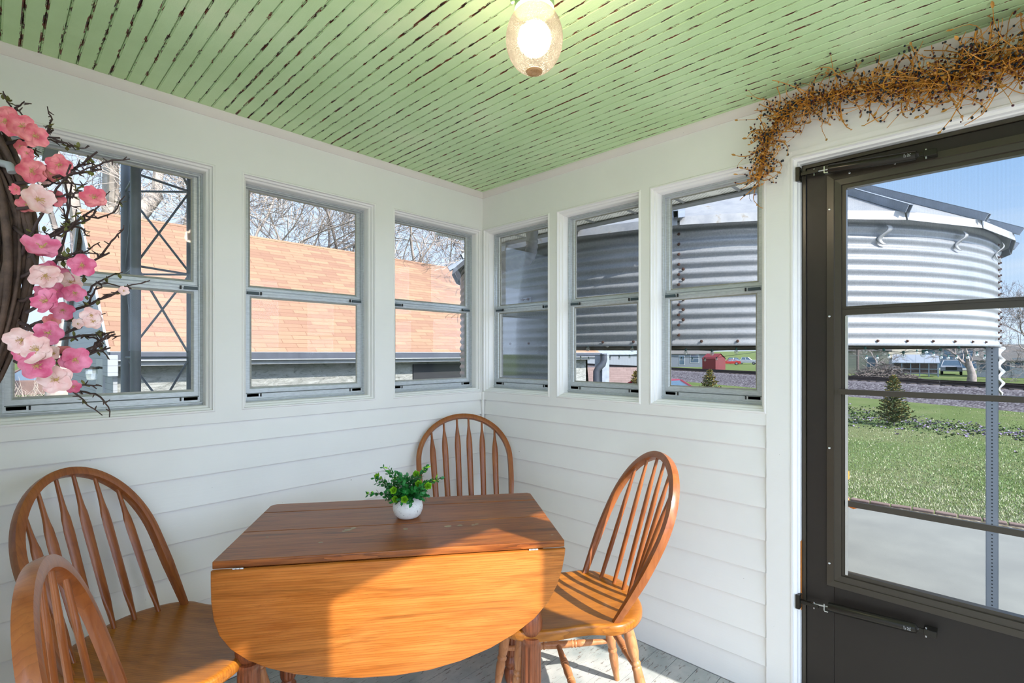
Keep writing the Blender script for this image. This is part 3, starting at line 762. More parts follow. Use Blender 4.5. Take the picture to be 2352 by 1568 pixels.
top = mb.build('tabletop', M['top'], tb, world=False, bevel=.003, bseg=3)
mb = MB()
rr = random.Random(8)
for (px, py, s) in ((801, 1216, 10), (812, 1212, 7), (790, 1219, 6), (931, 1214, 7), (1029, 1208, 9), (1057, 1206, 7), (1087, 1205, 5), (1095, 1203, 5), (614, 1233, 4), (737, 1245, 5), (1268, 1228, 3)):
    c = PG(px, py, .7453); c = c-tc; c = Vector((c.x*ux.x+c.y*ux.y, c.x*uy.x+c.y*uy.y, .7453)); rad = s*1.7/1158
    poly = [(c.x+rad*rr.uniform(.7, 1.2)*math.cos(2*PI*k/9), c.y+rad*rr.uniform(.5, .9)*math.sin(2*PI*k/9)) for k in range(9)]
    mb.prism(poly, .7449, .7453)
tag(mb.build('worn_spots', M['wear'], top, world=False), kind='stuff')
lo = [(0, .7215), (.0, .69), (.001, .64), (.007, .59), (.022, .543), (.052, .502), (.095, .468), (.15, .440), (.22, .416), (.30, .399), (.40, .386), (.50, .382), (.60, .389), (.69, .407), (.78, .437), (.855, .474), (.915, .515), (.957, .56), (.985, .61), (1.002, .66), (1.010, .70), (1.012, .7215)]
def leaf(bf, nm):
    mb = MB(); n_ = len(lo)
    secs = []
    for off, ins in ((0, .004), (.0015, .001), (.004, 0), (.014, 0), (.0165, .001), (.018, .004)):
        sec = []
        for a, z in lo:
            ca, cz = .506, .56; d = Vector((a-ca, z-cz)); l = d.length; q = Vector((ca, cz))+d*((l-ins)/l)
            v = tl(q.x, bf+off, q.y); sec.append(v)
        secs.append(sec)
    mb.loft(secs); return mb.build(nm, M['leaf'], tb, smooth=50, world=False)
leaf(-.012, 'hanging_leaf'); leaf(.541, 'hanging_leaf')
mb = MB()
for a0, a1, b0, b1 in ((.06, .95, .035, .055), (.06, .95, .485, .505), (.05, .07, .05, .49), (.93, .95, .05, .49)):
    q = tl(a0, b0, 0); r_ = tl(a1, b1, 0); mb.box(q.x, r_.x, q.y, r_.y, .60, .7235)
mb.build('apron', M['tleg'], tb, world=False, bevel=.002)
for a in (.075, .918):
    mb = MB(); q = tl(a-.03 if a < .5 else a+.0, .003, 0)
    for k in range(3): 
        mb.tube([tl(a+.01*k-.02+.0, -.0035, .7225), tl(a+.01*k-.0115, -.0035, .7225)], .0035, 8)
    mb.build('hinge', M['steel'], tb, world=False)
for a, b in ((.076, .058), (.918, .058), (.076, .478), (.922, .49)):
    c = tl(a, b, 0); mb = MB()
    mb.box(c.x-.031, c.x+.031, c.y-.031, c.y+.031, .545, .7235)
    prof = [(.031, .545, 0), (.022, .538, 0), (.021, .53, 0), (.027, .525, 0), (.020, .515, 0), (.029, .50, 0), (.036, .475, 0), (.036, .455, 0), (.029, .436, 0), (.023, .430, 0), (.033, .426, 0), (.034, .418, 0), (.031, .412, 0), (.030, .405, 0), (.031, .395, 1), (.032, .30, 1), (.030, .16, 1), (.029, .125, 1), (.026, .115, 0), (.019, .108, 0), (.020, .103, 0), (.028, .092, 0), (.029, .08, 0), (.021, .066, 0), (.019, .060, 0), (.026, .05, 0), (.027, .035, 0), (.021, .008, 0), (.018, 0, 0)]
    n_ = 72; secs = []
    for r_, z, fl in prof:
        secs.append([Vector((c.x+math.cos(2*PI*j/n_)*(r_-(fl*.0042*(1-abs(math.sin(9*PI*j/n_)))**1.2)), c.y+math.sin(2*PI*j/n_)*(r_-(fl*.0042*(1-abs(math.sin(9*PI*j/n_)))**1.2)), z)) for j in range(n_)])
    mb.loft(secs[::-1]); mb.build('leg', M['tleg'], tb, smooth=40, world=False)

# ---------------- potted plant
pc = PG(937, 1187, .745); pc.z = .745
pl = thing('potted_plant', pc, 'small artificial boxwood plant in a speckled white round pot on the table', 'plant')
mb = MB(); mb.lathe([(.0, .0005), (.028, .0005), (.036, .003), (.045, .012), (.0515, .028), (.0525, .040), (.049, .055), (.042, .067), (.036, .0735), (.0335, .0745), (.032, .073), (.034, .068), (.034, .060), (.0, .060)], 40, Matrix.Translation(pc)); mb.build('pot', M['pot'], pl, smooth=50)
mb = MB(); mb.lathe([(.033, .062), (.03, .068), (.0, .071)], 20, Matrix.Translation(pc)); mb.build('moss', M['soil'], pl, smooth=60)
st = MB(); fo = MB(); rg = random.Random(11)
def leafpoly(mb, c, d, nrm, L, W, cup=.25):
    d = d.normalized(); s_ = d.cross(nrm).normalized(); n2 = s_.cross(d)
    vs = [c, c+d*L*.3+s_*W*.42-n2*L*.02, c+d*L*.65+s_*W*.5+n2*L*cup*.3, c+d*L+n2*L*cup*.5, c+d*L*.65-s_*W*.5+n2*L*cup*.3, c+d*L*.3-s_*W*.42-n2*L*.02, c+d*L*.35-n2*L*.06, c+d*L*.7+n2*L*cup*.1]
    mb.add(vs, [(0, 1, 6), (0, 6, 5), (1, 2, 7, 6), (6, 7, 4, 5), (2, 3, 7), (7, 3, 4)])
tips = [(848, 1132, 'p'), (869, 1095, 'r'), (892, 1075, 'p'), (911, 1103, 'r'), (905, 1126, 'r'), (931, 1110, 'd'), (945, 1098, 'd'), (955, 1090, 'r'), (978, 1074, 'p'), (960, 1112, 'r'), (982, 1116, 'r'), (1002, 1098, 'p'), (880, 1112, 'd'), (920, 1128, 'd'), (945, 1125, 'd'), (968, 1132, 'd'), (925, 1092, 'd'), (890, 1128, 'd'), (975, 1125, 'd'), (940, 1140, 'd'), (910, 1145, 'r'), (930, 1146, 'r'), (955, 1145, 'd'), (970, 1142, 'd'), (900, 1140, 'd')]
for i, (px, py, k) in enumerate(tips+[(x_+rg.uniform(-14, 14), y_+rg.uniform(-6, 10), 'd') for x_, y_, _ in tips for _ in (0, 1)]):
    Zp = 1.75+rg.uniform(-.055, .05) if abs(px-925) < 45 else 1.75+rg.uniform(-.03, .03)
    tip = P(px, py, Zp); base = pc+Vector((rg.uniform(-.016, .016), rg.uniform(-.016, .016), .066))
    mid = (tip+base)/2+Vector((0, 0, .012)); cs = []
    for j in range(9):
        f = j/8; cs.append(base*(1-f)**2+mid*2*f*(1-f)+tip*f*f)
    st.tube(cs, .0009, 4)
    Ls = (tip-base).length
    for j in range(3, 9):
        dd_ = (cs[j]-cs[j-1]).normalized(); sa = rg.uniform(0, PI)
        for s_ in (0, PI):
            o = dd_.orthogonal().normalized(); o = Matrix.Rotation(sa+j*PI/2+s_, 3, dd_) @ o
            fo.mi(0 if (k != 'r' or j < 7) and not (k == 'p' and j > 6) else 1)
            wd = .0098 if k != 'p' else .006
            leafpoly(fo, cs[j], (o+dd_*.65), dd_, rg.uniform(.014, .019), wd)
    if k == 'r':
        dd_ = (cs[-1]-cs[-2]).normalized()+Vector((-.3, -.4, .2)); dd_.normalize(); o0 = dd_.orthogonal().normalized(); fo.mi(1)
        for lv, (rr_, op) in enumerate(((.016, .35), (.014, .9), (.010, 1.8))):
            for q in range(5):
                o = Matrix.Rotation(q*2*PI/5+lv*.6, 3, dd_) @ o0; leafpoly(fo, tip+dd_*.002*lv, o+dd_*op, dd_, rr_, .0125, .5)
st.build('stem', M['stem'], pl); f_ = fo.build('foliage', [M['leafd'], M['leafl']], pl, smooth=60)

# ---------------- blossom wreath on the open house door at the left
wz = .84
wc = P(-262, 575, wz)
wr = thing('blossom_wreath', wc, 'grapevine wreath with pink cherry blossoms hanging at the left edge', 'wreath')
rg = random.Random(5)
mb = MB()
ex = RGT; ez = Vector((0, 0, 1)); ey = FWD
def wp(a, rx, rz, off): return wc+ex*(rx*math.cos(a))+ez*(rz*math.sin(a))+ey*off
for i in range(46):
    a0 = rg.uniform(0, 2*PI); ln = rg.uniform(2.6, 5.5); k = 40; pts = []
    rx = .222+rg.gauss(0, .016); rz = .30+rg.gauss(0, .018); o1 = rg.uniform(-.03, .03); ph = rg.uniform(0, 6.28); am = rg.uniform(.004, .014); fq = rg.choice((2, 3, 4))
    for j in range(k+1):
        a = a0+ln*j/k; w_ = am*math.sin(fq*a+ph)
        pts.append(wp(a, rx+w_+rg.gauss(0, .0009), rz+w_, o1+am*1.2*math.cos(fq*a+ph)))
    r0 = rg.uniform(.0028, .0062); mb.tube(pts, [r0*(1-.3*abs(j/k-.4))*(1+rg.uniform(-.1, .1)) for j in range(k+1)], 7)
mb.build('vine', M['vine'], wr, smooth=60)
tw = MB(); se = MB()
def branch(p, q, r0, sub=1):
    n_ = 9; mid = (p+q)/2+Vector((rg.gauss(0, .012), rg.gauss(0, .012), rg.gauss(0, .014))); pts = []
    for j in range(n_+1):
        f = j/n_; pts.append(p*(1-f)**2+mid*2*f*(1-f)+q*f*f+Vector((rg.gauss(0, .0012), rg.gauss(0, .0012), rg.gauss(0, .0012))))
    tw.tube(pts, [r0*(1-.55*j/n_) for j in range(n_+1)], 6)
    for j in (3, 5, 6, 8):
        d = Vector((rg.gauss(0, 1), rg.gauss(0, .6), rg.gauss(0, 1))).normalized()
        tw.tube([pts[j], pts[j]+d*.008], [r0*.7, r0*.35], 5)
        if sub and rg.random() < .6: branch(pts[j], pts[j]+(q-p).normalized()*rg.uniform(.03, .07)+d*rg.uniform(.02, .045), r0*.6, 0)
        if rg.random() < .3:
            c = pts[j]; 
            for q_ in range(3): leafpoly(se, c, Vector((rg.gauss(0, 1), rg.gauss(0, 1), rg.gauss(0, 1))), Vector((0, 0, 1)), .011, .006)
    return pts
tws = [((40, 470), (222, 348)), ((60, 560), (215, 480)), ((30, 330), (137, 316)), ((60, 420), (232, 388)), ((60, 640), (190, 575)), ((70, 700), (250, 578)), ((70, 760), (300, 660)), ((80, 720), (212, 678)), ((60, 790), (262, 762)), ((80, 830), (250, 800)), ((90, 850), (262, 765)), ((80, 800), (230, 720)), ((50, 520), (170, 600)), ((60, 600), (165, 380)), ((100, 560), (205, 500)), ((130, 650), (165, 420)), ((40, 400), (150, 380)), ((60, 350), (120, 300)), ((70, 740), (150, 820)), ((50, 830), (190, 905)), ((60, 690), (140, 640)), ((35, 300), (20, 250)), ((60, 480), (130, 450)), ((70, 540), (120, 700))]
for (a, b) in tws:
    branch(P(a[0]-20, a[1], wz+rg.uniform(-.03, .03)), P(b[0], b[1], wz+rg.uniform(-.06, .03)), .0030)
tw.build('twig', M['twig'], wr, smooth=60); tag(se.build('bud_leaves', M['sepal'], wr), kind='stuff')
def blossom(px, py, r, mk, Z, yaw=None):
    c = P(px, py, Z); rad = r/1158*Z
    n = (CAM-c).normalized()+Vector((rg.gauss(0, .35), rg.gauss(0, .35), rg.gauss(0, .35))); n.normalize()
    o = n.orthogonal().normalized(); mb = MB(); a0 = rg.uniform(0, 1.2)
    for q in range(5):
        d = Matrix.Rotation(a0+q*2*PI/5+rg.uniform(-.08, .08), 3, n) @ o; s_ = n.cross(d); cup = rg.uniform(.1, .5)
        g = []; rows = 6; cols = 6
        for i in range(rows+1):
            f = i/rows; wid = rad*.60*math.sin(min(1, f*1.18+.12)*PI*.80)**.8 if f < 1 else rad*.30
            for j in range(cols+1):
                u = j/cols*2-1
                ext = rad*(f - .10*f*u*u*1.3 + (.0 if i < rows else -.05*(1-abs(u))))
                g.append(c+d*ext+s_*(u*wid)+n*(rad*(cup*f*f*.9 - .12*f + .10*u*u*f + .04*math.sin(u*5+f*6))))
        w_ = cols+1; mb.mi(0); mb.add(g, [(i*w_+j, i*w_+j+1, (i+1)*w_+j+1, (i+1)*w_+j) for i in range(rows) for j in range(cols)])
    mb.mi(1)
    for q in range(14):
        a = rg.uniform(0, 6.28); k = rad*rg.uniform(.1, .30); d = Matrix.Rotation(a, 3, n) @ o
        mb.tube([c+n*rad*.02, c+d*k+n*rad*.25], rad*.012, 4); mb.ball(c+d*k+n*rad*.27, rad*.03)
    mb.ball(c+n*rad*.03, rad*.12); mb.mi(2)
    for q in range(5):
        d = Matrix.Rotation(a0+q*2*PI/5+.6, 3, n) @ o; leafpoly(mb, c-n*rad*.08, d-n*.3, n, rad*.36, rad*.26)
    mb.build('blossom', [M[mk], M['stamen'], M['sepal']], wr, smooth=60)
for px, py, r, mk, Z in ((12, 275, 36, 'petc', .82), (48, 290, 30, 'petc', .80), (78, 312, 28, 'petc', .79), (45, 335, 16, 'petc', .82), (62, 352, 16, 'petc', .8), (135, 378, 26, 'petc', .78), (115, 398, 20, 'petc', .8), (72, 392, 30, 'petc', .78), (98, 400, 24, 'petw', .8), (86, 458, 36, 'petw', .74), (60, 470, 20, 'petc', .82), (38, 435, 14, 'petc', .8), (128, 455, 20, 'petc', .8), (216, 454, 27, 'petc', .78), (95, 568, 38, 'petp', .72), (30, 590, 16, 'petc', .86), (188, 608, 28, 'petp', .76), (104, 632, 34, 'petw', .74), (116, 618, 22, 'petp', .78), (146, 634, 24, 'petp', .78), (162, 648, 24, 'petw', .78), (108, 690, 32, 'petp', .74), (122, 668, 24, 'petp', .76), (100, 668, 20, 'petp', .8), (170, 672, 24, 'petp', .78), (144, 712, 24, 'petp', .79), (48, 700, 16, 'petp', .84), (112, 764, 30, 'petp', .74), (118, 738, 18, 'petc', .8), (50, 780, 34, 'petw', .74), (86, 803, 36, 'petw', .71), (50, 812, 20, 'petp', .8), (84, 840, 34, 'petp', .71), (126, 812, 20, 'petw', .78), (172, 825, 32, 'petp', .75), (130, 872, 34, 'petw', .73), (168, 888, 16, 'petp', .78), (210, 724, 22, 'petw', .76), (214, 738, 20, 'petw', .76), (178, 743, 13, 'petw', .78), (284, 668, 12, 'petw', .78), (148, 805, 18, 'petc', .8)):
    blossom(px, py, r, mk, Z)
# door slab the wreath hangs on (just outside the picture) with its hook
mb = MB(); dn = P(-60, 575, .90); 
e1 = RGT; e2 = FWD; o = P(-70, 812, .90); o.z = 0
def q_(a, b, z): v = o+e1*a+e2*b; return Vector((v.x, v.y, z))
vs = [q_(a, b, z) for z in (.012, 2.03) for (a, b) in ((-.80, 0), (-.0, 0), (-.0, .042), (-.80, .042))]
mb.add(vs, [(3, 2, 1, 0), (4, 5, 6, 7), (0, 1, 5, 4), (1, 2, 6, 5), (2, 3, 7, 6), (3, 0, 4, 7)])
d2 = thing('door_2', q_(-.4, .02, 0), 'white house door standing open left of the picture', 'door'); tag(d2, kind='structure'); mb.build('door_slab', M['trim'], d2)
mb = MB(); hk = P(14, 382, .80); mb.tube([wp(PI/2, .2, .31, .05)+ex*(-.02), P(-70, 340, .84), P(-10, 372, .82), P(22, 380, .80), P(28, 396, .80)], .006, 8); mb.build('hanger_hook', M['white'], wr, smooth=60)

# ---------------- berry garland over the door
gpx = [(1742, 415), (1752, 370), (1768, 320), (1790, 275), (1825, 248), (1880, 228), (1940, 210), (2000, 203), (2060, 200), (2110, 195), (2160, 185), (2210, 165), (2260, 150), (2310, 140), (2360, 128), (2420, 110), (2500, 90)]
gp = [PX(a, b, -.035) for a, b in gpx]
ga = thing('berry_garland', PX(2050, 205, -.02), 'garland of ochre twigs with dark berries draped above the storm door', 'garland')
rg = random.Random(21)
def gat(t):
    t = max(0, min(.9999, t))*(len(gp)-1); i = int(t); f = t-i
    g = lambda k: gp[max(0, min(len(gp)-1, k))]
    p0, p1, p2, p3 = g(i-1), g(i), g(i+1), g(i+2)
    return .5*((2*p1)+(p2-p0)*f+(2*p0-5*p1+4*p2-p3)*f*f+(3*p1-p0-3*p2+p3)*f**3)
mb = MB()
for k in range(9):
    ph = rg.uniform(0, 6.28); am = rg.uniform(.004, .012); pts = []
    for j in range(90):
        t = j/89; pts.append(gat(t)+Vector((am*math.sin(t*40+ph)-.004, am*.7*math.cos(t*33+ph), am*math.cos(t*40+ph))))
    mb.tube(pts, .0021, 5)
mb.build('main_stem', M['straw'], ga, smooth=60)
tm = MB(); lm = MB(); bm = [MB(), MB(), MB()]
def okp(p): return Vector((min(p.x, -.005), p.y, min(p.z, CEIL-.004)))
def curly(p, d, L, r):
    n_ = 9; pts = [p]; d = d.normalized(); ax = Vector((rg.gauss(0, 1), rg.gauss(0, .3), rg.gauss(0, .3))).normalized(); kk = rg.gauss(0, .30)
    for j in range(n_):
        d = Matrix.Rotation(kk+rg.gauss(0, .16), 3, ax) @ d; q = okp(pts[-1]+d*(L/n_)); pts.append(q)
    tm.tube(pts, [r*(1-.4*j/n_) for j in range(n_+1)], 4); return pts, d
for k in range(640):
    t = rg.random()**.9; p = gat(t)+Vector((rg.gauss(-.01, .012), rg.gauss(0, .012), rg.gauss(0, .012)))
    tg = (gat(t+.01)-gat(t-.01)).normalized()
    a = rg.uniform(0, 6.28); side = Vector((-abs(math.cos(a))*.5, 0, 0))+(tg.cross(Vector((1, 0, 0))))*math.sin(a)
    d = side*1.0+tg*rg.gauss(0, .8)+Vector((0, 0, -.18))
    L = rg.uniform(.04, .135)*(1.0 if t > .2 else .75)*(1.25 if t > .75 else 1)
    if k % 5 == 0: L *= 1.6; d = d+Vector((0, 0, -.7))
    pts, dd_ = curly(p, d, L, rg.uniform(.0012, .0023))
    for j in range(2, 10):
        if rg.random() < .42:
            q = rg.choice((0, 0, 1, 1, 2)); r_ = (rg.uniform(.0028, .0046), rg.uniform(.0024, .0034), rg.uniform(.0026, .0045))[q]
            o = Vector((rg.gauss(-.3, 1), rg.gauss(0, 1), rg.gauss(0, 1))).normalized()*rg.uniform(.004, .010)
            c = okp(pts[j]+o); tm.tube([pts[j], c], .0006, 3); bm[q].ball(c, r_, 0, (1, 1, 1.2))
    if rg.random() < .38: leafpoly(lm, pts[-1], dd_, Vector((-1, .2, 0)), rg.uniform(.012, .024), rg.uniform(.005, .009))
    if rg.random() < .5: pts2, _ = curly(pts[5], Vector((rg.gauss(-.3, 1), rg.gauss(0, 1), rg.gauss(-.1, 1))), L*.6, .0009); bm[rg.choice((0, 1))].ball(pts2[-1], .0036)
tw = tm.build('twig', M['straw'], ga, smooth=60); tag(tw, kind='stuff')
tag(lm.build('leaf', M['gleaf'], ga), kind='stuff')
for b_, nm, mk in zip(bm, ('navy_berry', 'burgundy_berry', 'tan_berry'), ('bnavy', 'bburg', 'btan')): tag(b_.build(nm, M[mk], ga, smooth=60), kind='stuff')
mb = MB(); mb.tube([PX(1724, 408, -.02), PX(1722, 440, -.02), PX(1721, 455, -.02), PX(1726, 462, -.02)], .0006, 4); mb.build('loose_wire', M['gasket'], ga)
# ============================================================ outdoors
TA = Vector((30.6, -3.12)); TD = Vector((.517, .856)).normalized(); TN = Vector((TD.y, -TD.x))   # track line, normal to the far side
def tside(x, y): return (Vector((x, y))-TA).dot(TN)
def gz(x, y):
    s = tside(x, y); d = math.hypot(x+2.08, y+2.25)
    g = -.82 - .16*max(0, min(1, (d-8)/16))
    if s > 0: g = -1.2-.25*max(0, min(1, (s-20)/80))
    elif s > -3: g = -.98
    if s > 150: g += min(14, (s-150)*.012)
    return g
# lawn surface
mb = MB()
radii = [1.2]+[1.5*1.13**i for i in range(58)]; na = 96; vs = []
for r_ in radii:
    for k in range(na):
        a = 2*PI*k/na; x = -1+r_*math.cos(a); y = -1+r_*math.sin(a); vs.append((x, y, gz(x, y)-(0 if r_ > 2 else 0)))
mb.add(vs, [(i*na+k, i*na+(k+1) % na, (i+1)*na+(k+1) % na, (i+1)*na+k) for i in range(len(radii)-1) for k in range(na)])
tag(mb.build('lawn', M['lawn'], smooth=60), kind='structure')
# concrete patio around the porch and under the bin, border pavers and gravel
b0 = PG(1955, 1166, -.82); b1 = PG(2352, 1231, -.82)
bd = (b0-b1).normalized(); bn = Vector((-bd.y, bd.x, 0)); bn = bn if bn.x > 0 else -bn
pA = b0+bd*9; pB = b1-bd*14
mb = MB(); mb.prism([(-3.5, -2.94), (3.52, -2.94), (3.52, pB.y), (pB.x, pB.y), (pA.x, pA.y), (-3.5, pA.y)], -.90, -.812)
tag(mb.build('patio', M['concrete']), kind='structure')
mb = MB(); q = [pB, pA, pA+bn*.34, pB+bn*.34]; mb.prism([(v.x, v.y) for v in q], -.86, -.806); tag(mb.build('gravel_strip', M['gravel']), label='narrow strip of pea gravel along the concrete patio', cat='gravel', kind='stuff')
L_ = (pA-pB).length; nn = int(L_/.235); c_ = None; rg = random.Random(2)
for i in range(nn):
    t_ = (pB+(bd)*(i*.235+.12))+bn*.40
    pp = P(1176, 812, 5)
    dx, dy = t_.x-CAM.x, t_.y-CAM.y; Zc = dx*FWD.x+dy*FWD.y; Xc = dx*RGT.x+dy*RGT.y
    if Zc < 1 or not (.60 < Xc/Zc < 1.2): continue
    if c_ is None:
        mb = MB(); mb.box(-.11, .11, -.05, .05, -.06, .03); o = mb.build('edging_paver', M['paver'], bevel=.008); c_ = o
    else: o = c_.copy(); C.objects.link(o)
    o.location = (t_.x, t_.y, -.81); o.rotation_euler = (rg.uniform(-.05, .05), rg.uniform(-.03, .03), math.atan2(bd.y, bd.x)+rg.uniform(-.04, .04))
    tag(o, 'reddish concrete paver in the edging row between patio gravel and lawn', 'paver', 'edging pavers along the lawn')
mb = MB(); mb.prism([(-16, -16), (3.5, -16), (3.5, -2.95), (-16, -2.95)], -.86, -.808); tag(mb.build('road_or_bounce_ground', M['bounce_lime']), kind='structure')  # unseen pale ground added south of the porch to bounce sunlight onto the ceiling
oc = thing('extension_cord', PX(1942, 1130, .14), 'orange cord looped outside the door glass at its left edge', 'cord')
mb = MB(); mb.tube([PX(x_, y_, .14) for x_, y_ in ((1941, 1084), (1942, 1100), (1940, 1120), (1942, 1138), (1948, 1152), (1960, 1160), (1978, 1163), (1960, 1165), (1944, 1158), (1938, 1166))], .0065, 8); mb.build('cord', M['orange'], oc, smooth=60)
mb = MB(); v = PX(1941, 1090, .14); mb.box(v.x-.012, v.x+.008, v.y-.012, v.y+.012, v.z-.014, v.z+.014); mb.build('hanger', M['orange'], oc)
# railway
def trk(s, l, z): v = TA+TD*l+TN*s; return Vector((v.x, v.y, z))
mb = MB(); prof = [(-4.1, -1.02), (-3.4, -.86), (-2.0, -.32), (-1.5, -.27), (1.5, -.27), (2.0, -.34), (4.6, -1.25)]
secs = [[trk(s, l, z) for s, z in prof] for l in (-90, -20, 0, 20, 45, 80, 140, 260)]
mb.loft(secs, False); tag(mb.build('ballast_bed', M['ballast']), 'pinkish grey crushed stone bank carrying the railway', 'ballast', kind='stuff')
rt = thing('railway_track', trk(0, 0, -.27), 'rusty railway track running across the view beyond the lawn', 'railway track')
for s in (-.72, .72):
    mb = MB(); mb.loft([[trk(s+a, l, z) for a, z in ((-.07, -.24), (.07, -.24), (.05, -.21), (.012, -.19), (.012, -.12), (.036, -.11), (.036, -.08), (-.036, -.08), (-.036, -.11), (-.012, -.12), (-.012, -.19), (-.05, -.21))] for l in (-90, 0, 60, 260)])
    mb.build('rail', M['rail'], rt)
mb = MB()
for k in range(300):
    l = -40+k*.56; c = trk(0, l, 0); Mx = frameM((c.x, c.y, 0), (TN.x, TN.y, 0), (TD.x, TD.y, 0), (0, 0, 1)); mb.box(-1.3, 1.3, -.12, .12, -.38, -.235, Mx)
tag(mb.build('tie', M['tie'], rt), kind='stuff')

# ---------------- round steel bin
SC = Vector((3.548, .353, 0)); SR = 2.615; S19 = math.atan2(CAM.y-SC.y, CAM.x-SC.x)   # direction from bin centre to the camera
si = thing('steel_grain_bin', (SC.x, SC.y, -.82), 'big round corrugated steel grain bin raised on posts outside the windows', 'grain bin')
PIT = .068; AM = .0085
def bang(beta): return S19+beta      # beta grows to the picture's right
def shell(r0, za, zb_, b0_, b1_, nseg, wav=True):
    zs = []; z = zb_
    n_ = max(2, int((zb_-za)/PIT*8)); secs = []
    for i in range(n_+1):
        z = zb_-(zb_-za)*i/n_; r_ = r0+(AM*math.sin(2*PI*(zb_-z)/PIT) if wav else 0); row = []
        for k in range(nseg+1):
            a = bang(b0_+(b1_-b0_)*k/nseg); row.append(Vector((SC.x+r_*math.cos(a), SC.y+r_*math.sin(a), z)))
        secs.append(row)
    vs = [v for s in secs for v in s]; w_ = nseg+1
    return vs, [(i*w_+k, i*w_+k+1, (i+1)*w_+k+1, (i+1)*w_+k) for i in range(n_) for k in range(nseg)]
ZB, ZT = 1.377, 2.222
mb = MB(); mb.add(*shell(SR, ZB, ZT, -PI, PI, 150)); mb.build('bin_wall', M['zinc'], si, smooth=70)
mb = MB(); mb.add(*shell(SR-.006, ZB, ZT, -PI, PI, 120)); mb.build('bin_lining', M['zincin'], si, smooth=70)
# lower sheet left standing towards the garage
mb = MB(); mb.add(*shell(SR+.004, -.80, ZB+.02, -1.25, -.362, 40)); mb.build('lower_sheet', M['zinc'], si, smooth=70)
mb = MB(); mb.add(*shell(SR-.003, -.80, ZB+.02, -1.25, -.362, 40)); mb.build('lower_sheet_lining', M['zincin'], si, smooth=70)
# narrow cut strip beside the post
mb = MB(); 
vs = []; n_ = 80
for i in range(n_+1):
    f = i/n_; yy = 796+112*f; w_ = math.sin(f*2*PI*4.2+.6)
    xl = 2273+24*f+2.5*w_; xr = 2304+5.5*w_-2*f if f < .93 else 2304-30*(f-.93)
    vs += [P(xl, yy, 4.06+.02*w_), P((xl+xr)/2, yy, 4.00+.028*w_), P(xr, yy, 4.02+.03*w_)]
mb.add(vs, [(3*i+j, 3*i+j+1, 3*i+j+4, 3*i+j+3) for i in range(n_) for j in (0, 1)]); o = mb.build('cut_sheet_strip', M['eave'], si, smooth=70)
so = o.modifiers.new('thick', 'SOLIDIFY'); so.thickness = .003
# conical roof
NR = 24; RE = 2.70; ZE = 2.226; AP = 3.73
cor = []
mb = MB(); ap = Vector((SC.x, SC.y, AP)); rot0 = -.019
def rp(k, r_, z): a = bang(rot0+k*2*PI/NR); return Vector((SC.x+r_*math.cos(a), SC.y+r_*math.sin(a), z))
vs = [ap]+[rp(k, RE, ZE) for k in range(NR)]; mb.add(vs, [(0, 1+k, 1+(k+1) % NR) for k in range(NR)])
vs = [ap-Vector((0, 0, .01))]+[rp(k, RE-.004, ZE-.004) for k in range(NR)]; mb.add(vs, [(0, 1+k, 1+(k+1) % NR) for k in range(NR)])
mb.build('roof_sheet', M['eave'], si)
mb = MB()
for k in range(NR):
    p0, p1 = rp(k+.01, RE, ZE), rp(k+.99, RE, ZE); q0, q1 = rp(k+.01, RE+.012, ZE-.058), rp(k+.99, RE+.012, ZE-.058)
    mb.add([p0, p1, q1, q0], [(0, 1, 2, 3)])
o = mb.build('eave_flange', M['eave'], si); so = o.modifiers.new('thick', 'SOLIDIFY'); so.thickness = .004
mb = MB()
for k in range(NR):
    a = bang(rot0+k*2*PI/NR); rad = Vector((math.cos(a), math.sin(a), 0)); tn = Vector((-math.sin(a), math.cos(a), 0))
    e = Vector((SC.x, SC.y, 0))+rad*(RE+.035)+Vector((0, 0, ZE-.018)); up_ = (ap-e).normalized(); nn_ = up_.cross(tn); nn_ = nn_ if nn_.z > 0 else -nn_
    for (t0, t1, h0, h1) in ((-.035, -.031, 0, .052), (-.035, .0, .048, .052), (-.004, .0, 0, .05), (.0, .04, 0.002, .006)):
        c = [e+tn*t+nn_*h for t, h in ((t0, h0), (t1, h0), (t1, h1), (t0, h1))]; d = [v+(ap-e)*.985-tn*((v-e).dot(tn))*.8 for v in c]
        mb.loft([c, d])
mb.build('roof_rib', M['galv'], si)
mb = MB(); mb.lathe([(.35, 3.66), (.35, 3.74), (.2, 3.83), (.0, 3.86)], 24, Matrix.Translation((SC.x, SC.y, 0))); mb.build('roof_cap', M['eave'], si)
# clips under the eave
for b_ in (.471, .726, .98):
    mb = MB(); vs = []; a = bang(b_); rad = Vector((math.cos(a), math.sin(a), 0)); tn = Vector((-math.sin(a), math.cos(a), 0))
    for i in range(21):
        f = i/20; z = 2.15-.125*f; off = .03-.02*f+.014*math.sin(f*2*PI); 
        for s in (-.017, .017): v = Vector((SC.x, SC.y, z))+rad*(SR+AM+off)+tn*(s+.022*math.sin(f*2*PI+.5)); vs.append(v)
    mb.add(vs, [(2*i, 2*i+1, 2*i+3, 2*i+2) for i in range(20)]); o = mb.build('eave_clip', M['eave'], si, smooth=60); so = o.modifiers.new('thick', 'SOLIDIFY'); so.thickness = .004
mb = MB()
def bolt(b_, z, s=1.):
    a = bang(b_); rad = Vector((math.cos(a), math.sin(a), 0)); tn = Vector((-math.sin(a), math.cos(a), 0)); c = Vector((SC.x, SC.y, z))+rad*(SR+AM-.002)
    mb.lathe([(.013*s, 0), (.013*s, .003), (.0085*s, .004), (.0085*s, .011), (.003, .012)], 6, frameM(c, tn, (0, 0, 1), rad))
for i in range(11): bolt(-.02, 2.13-i*PIT, .9); 
for i in range(9): bolt(-.02+.011, 2.13-.034-i*PIT, .9) if i > 2 else None
for i in range(16): bolt(1.02, 2.15-i*PIT*.7+.0, .8)
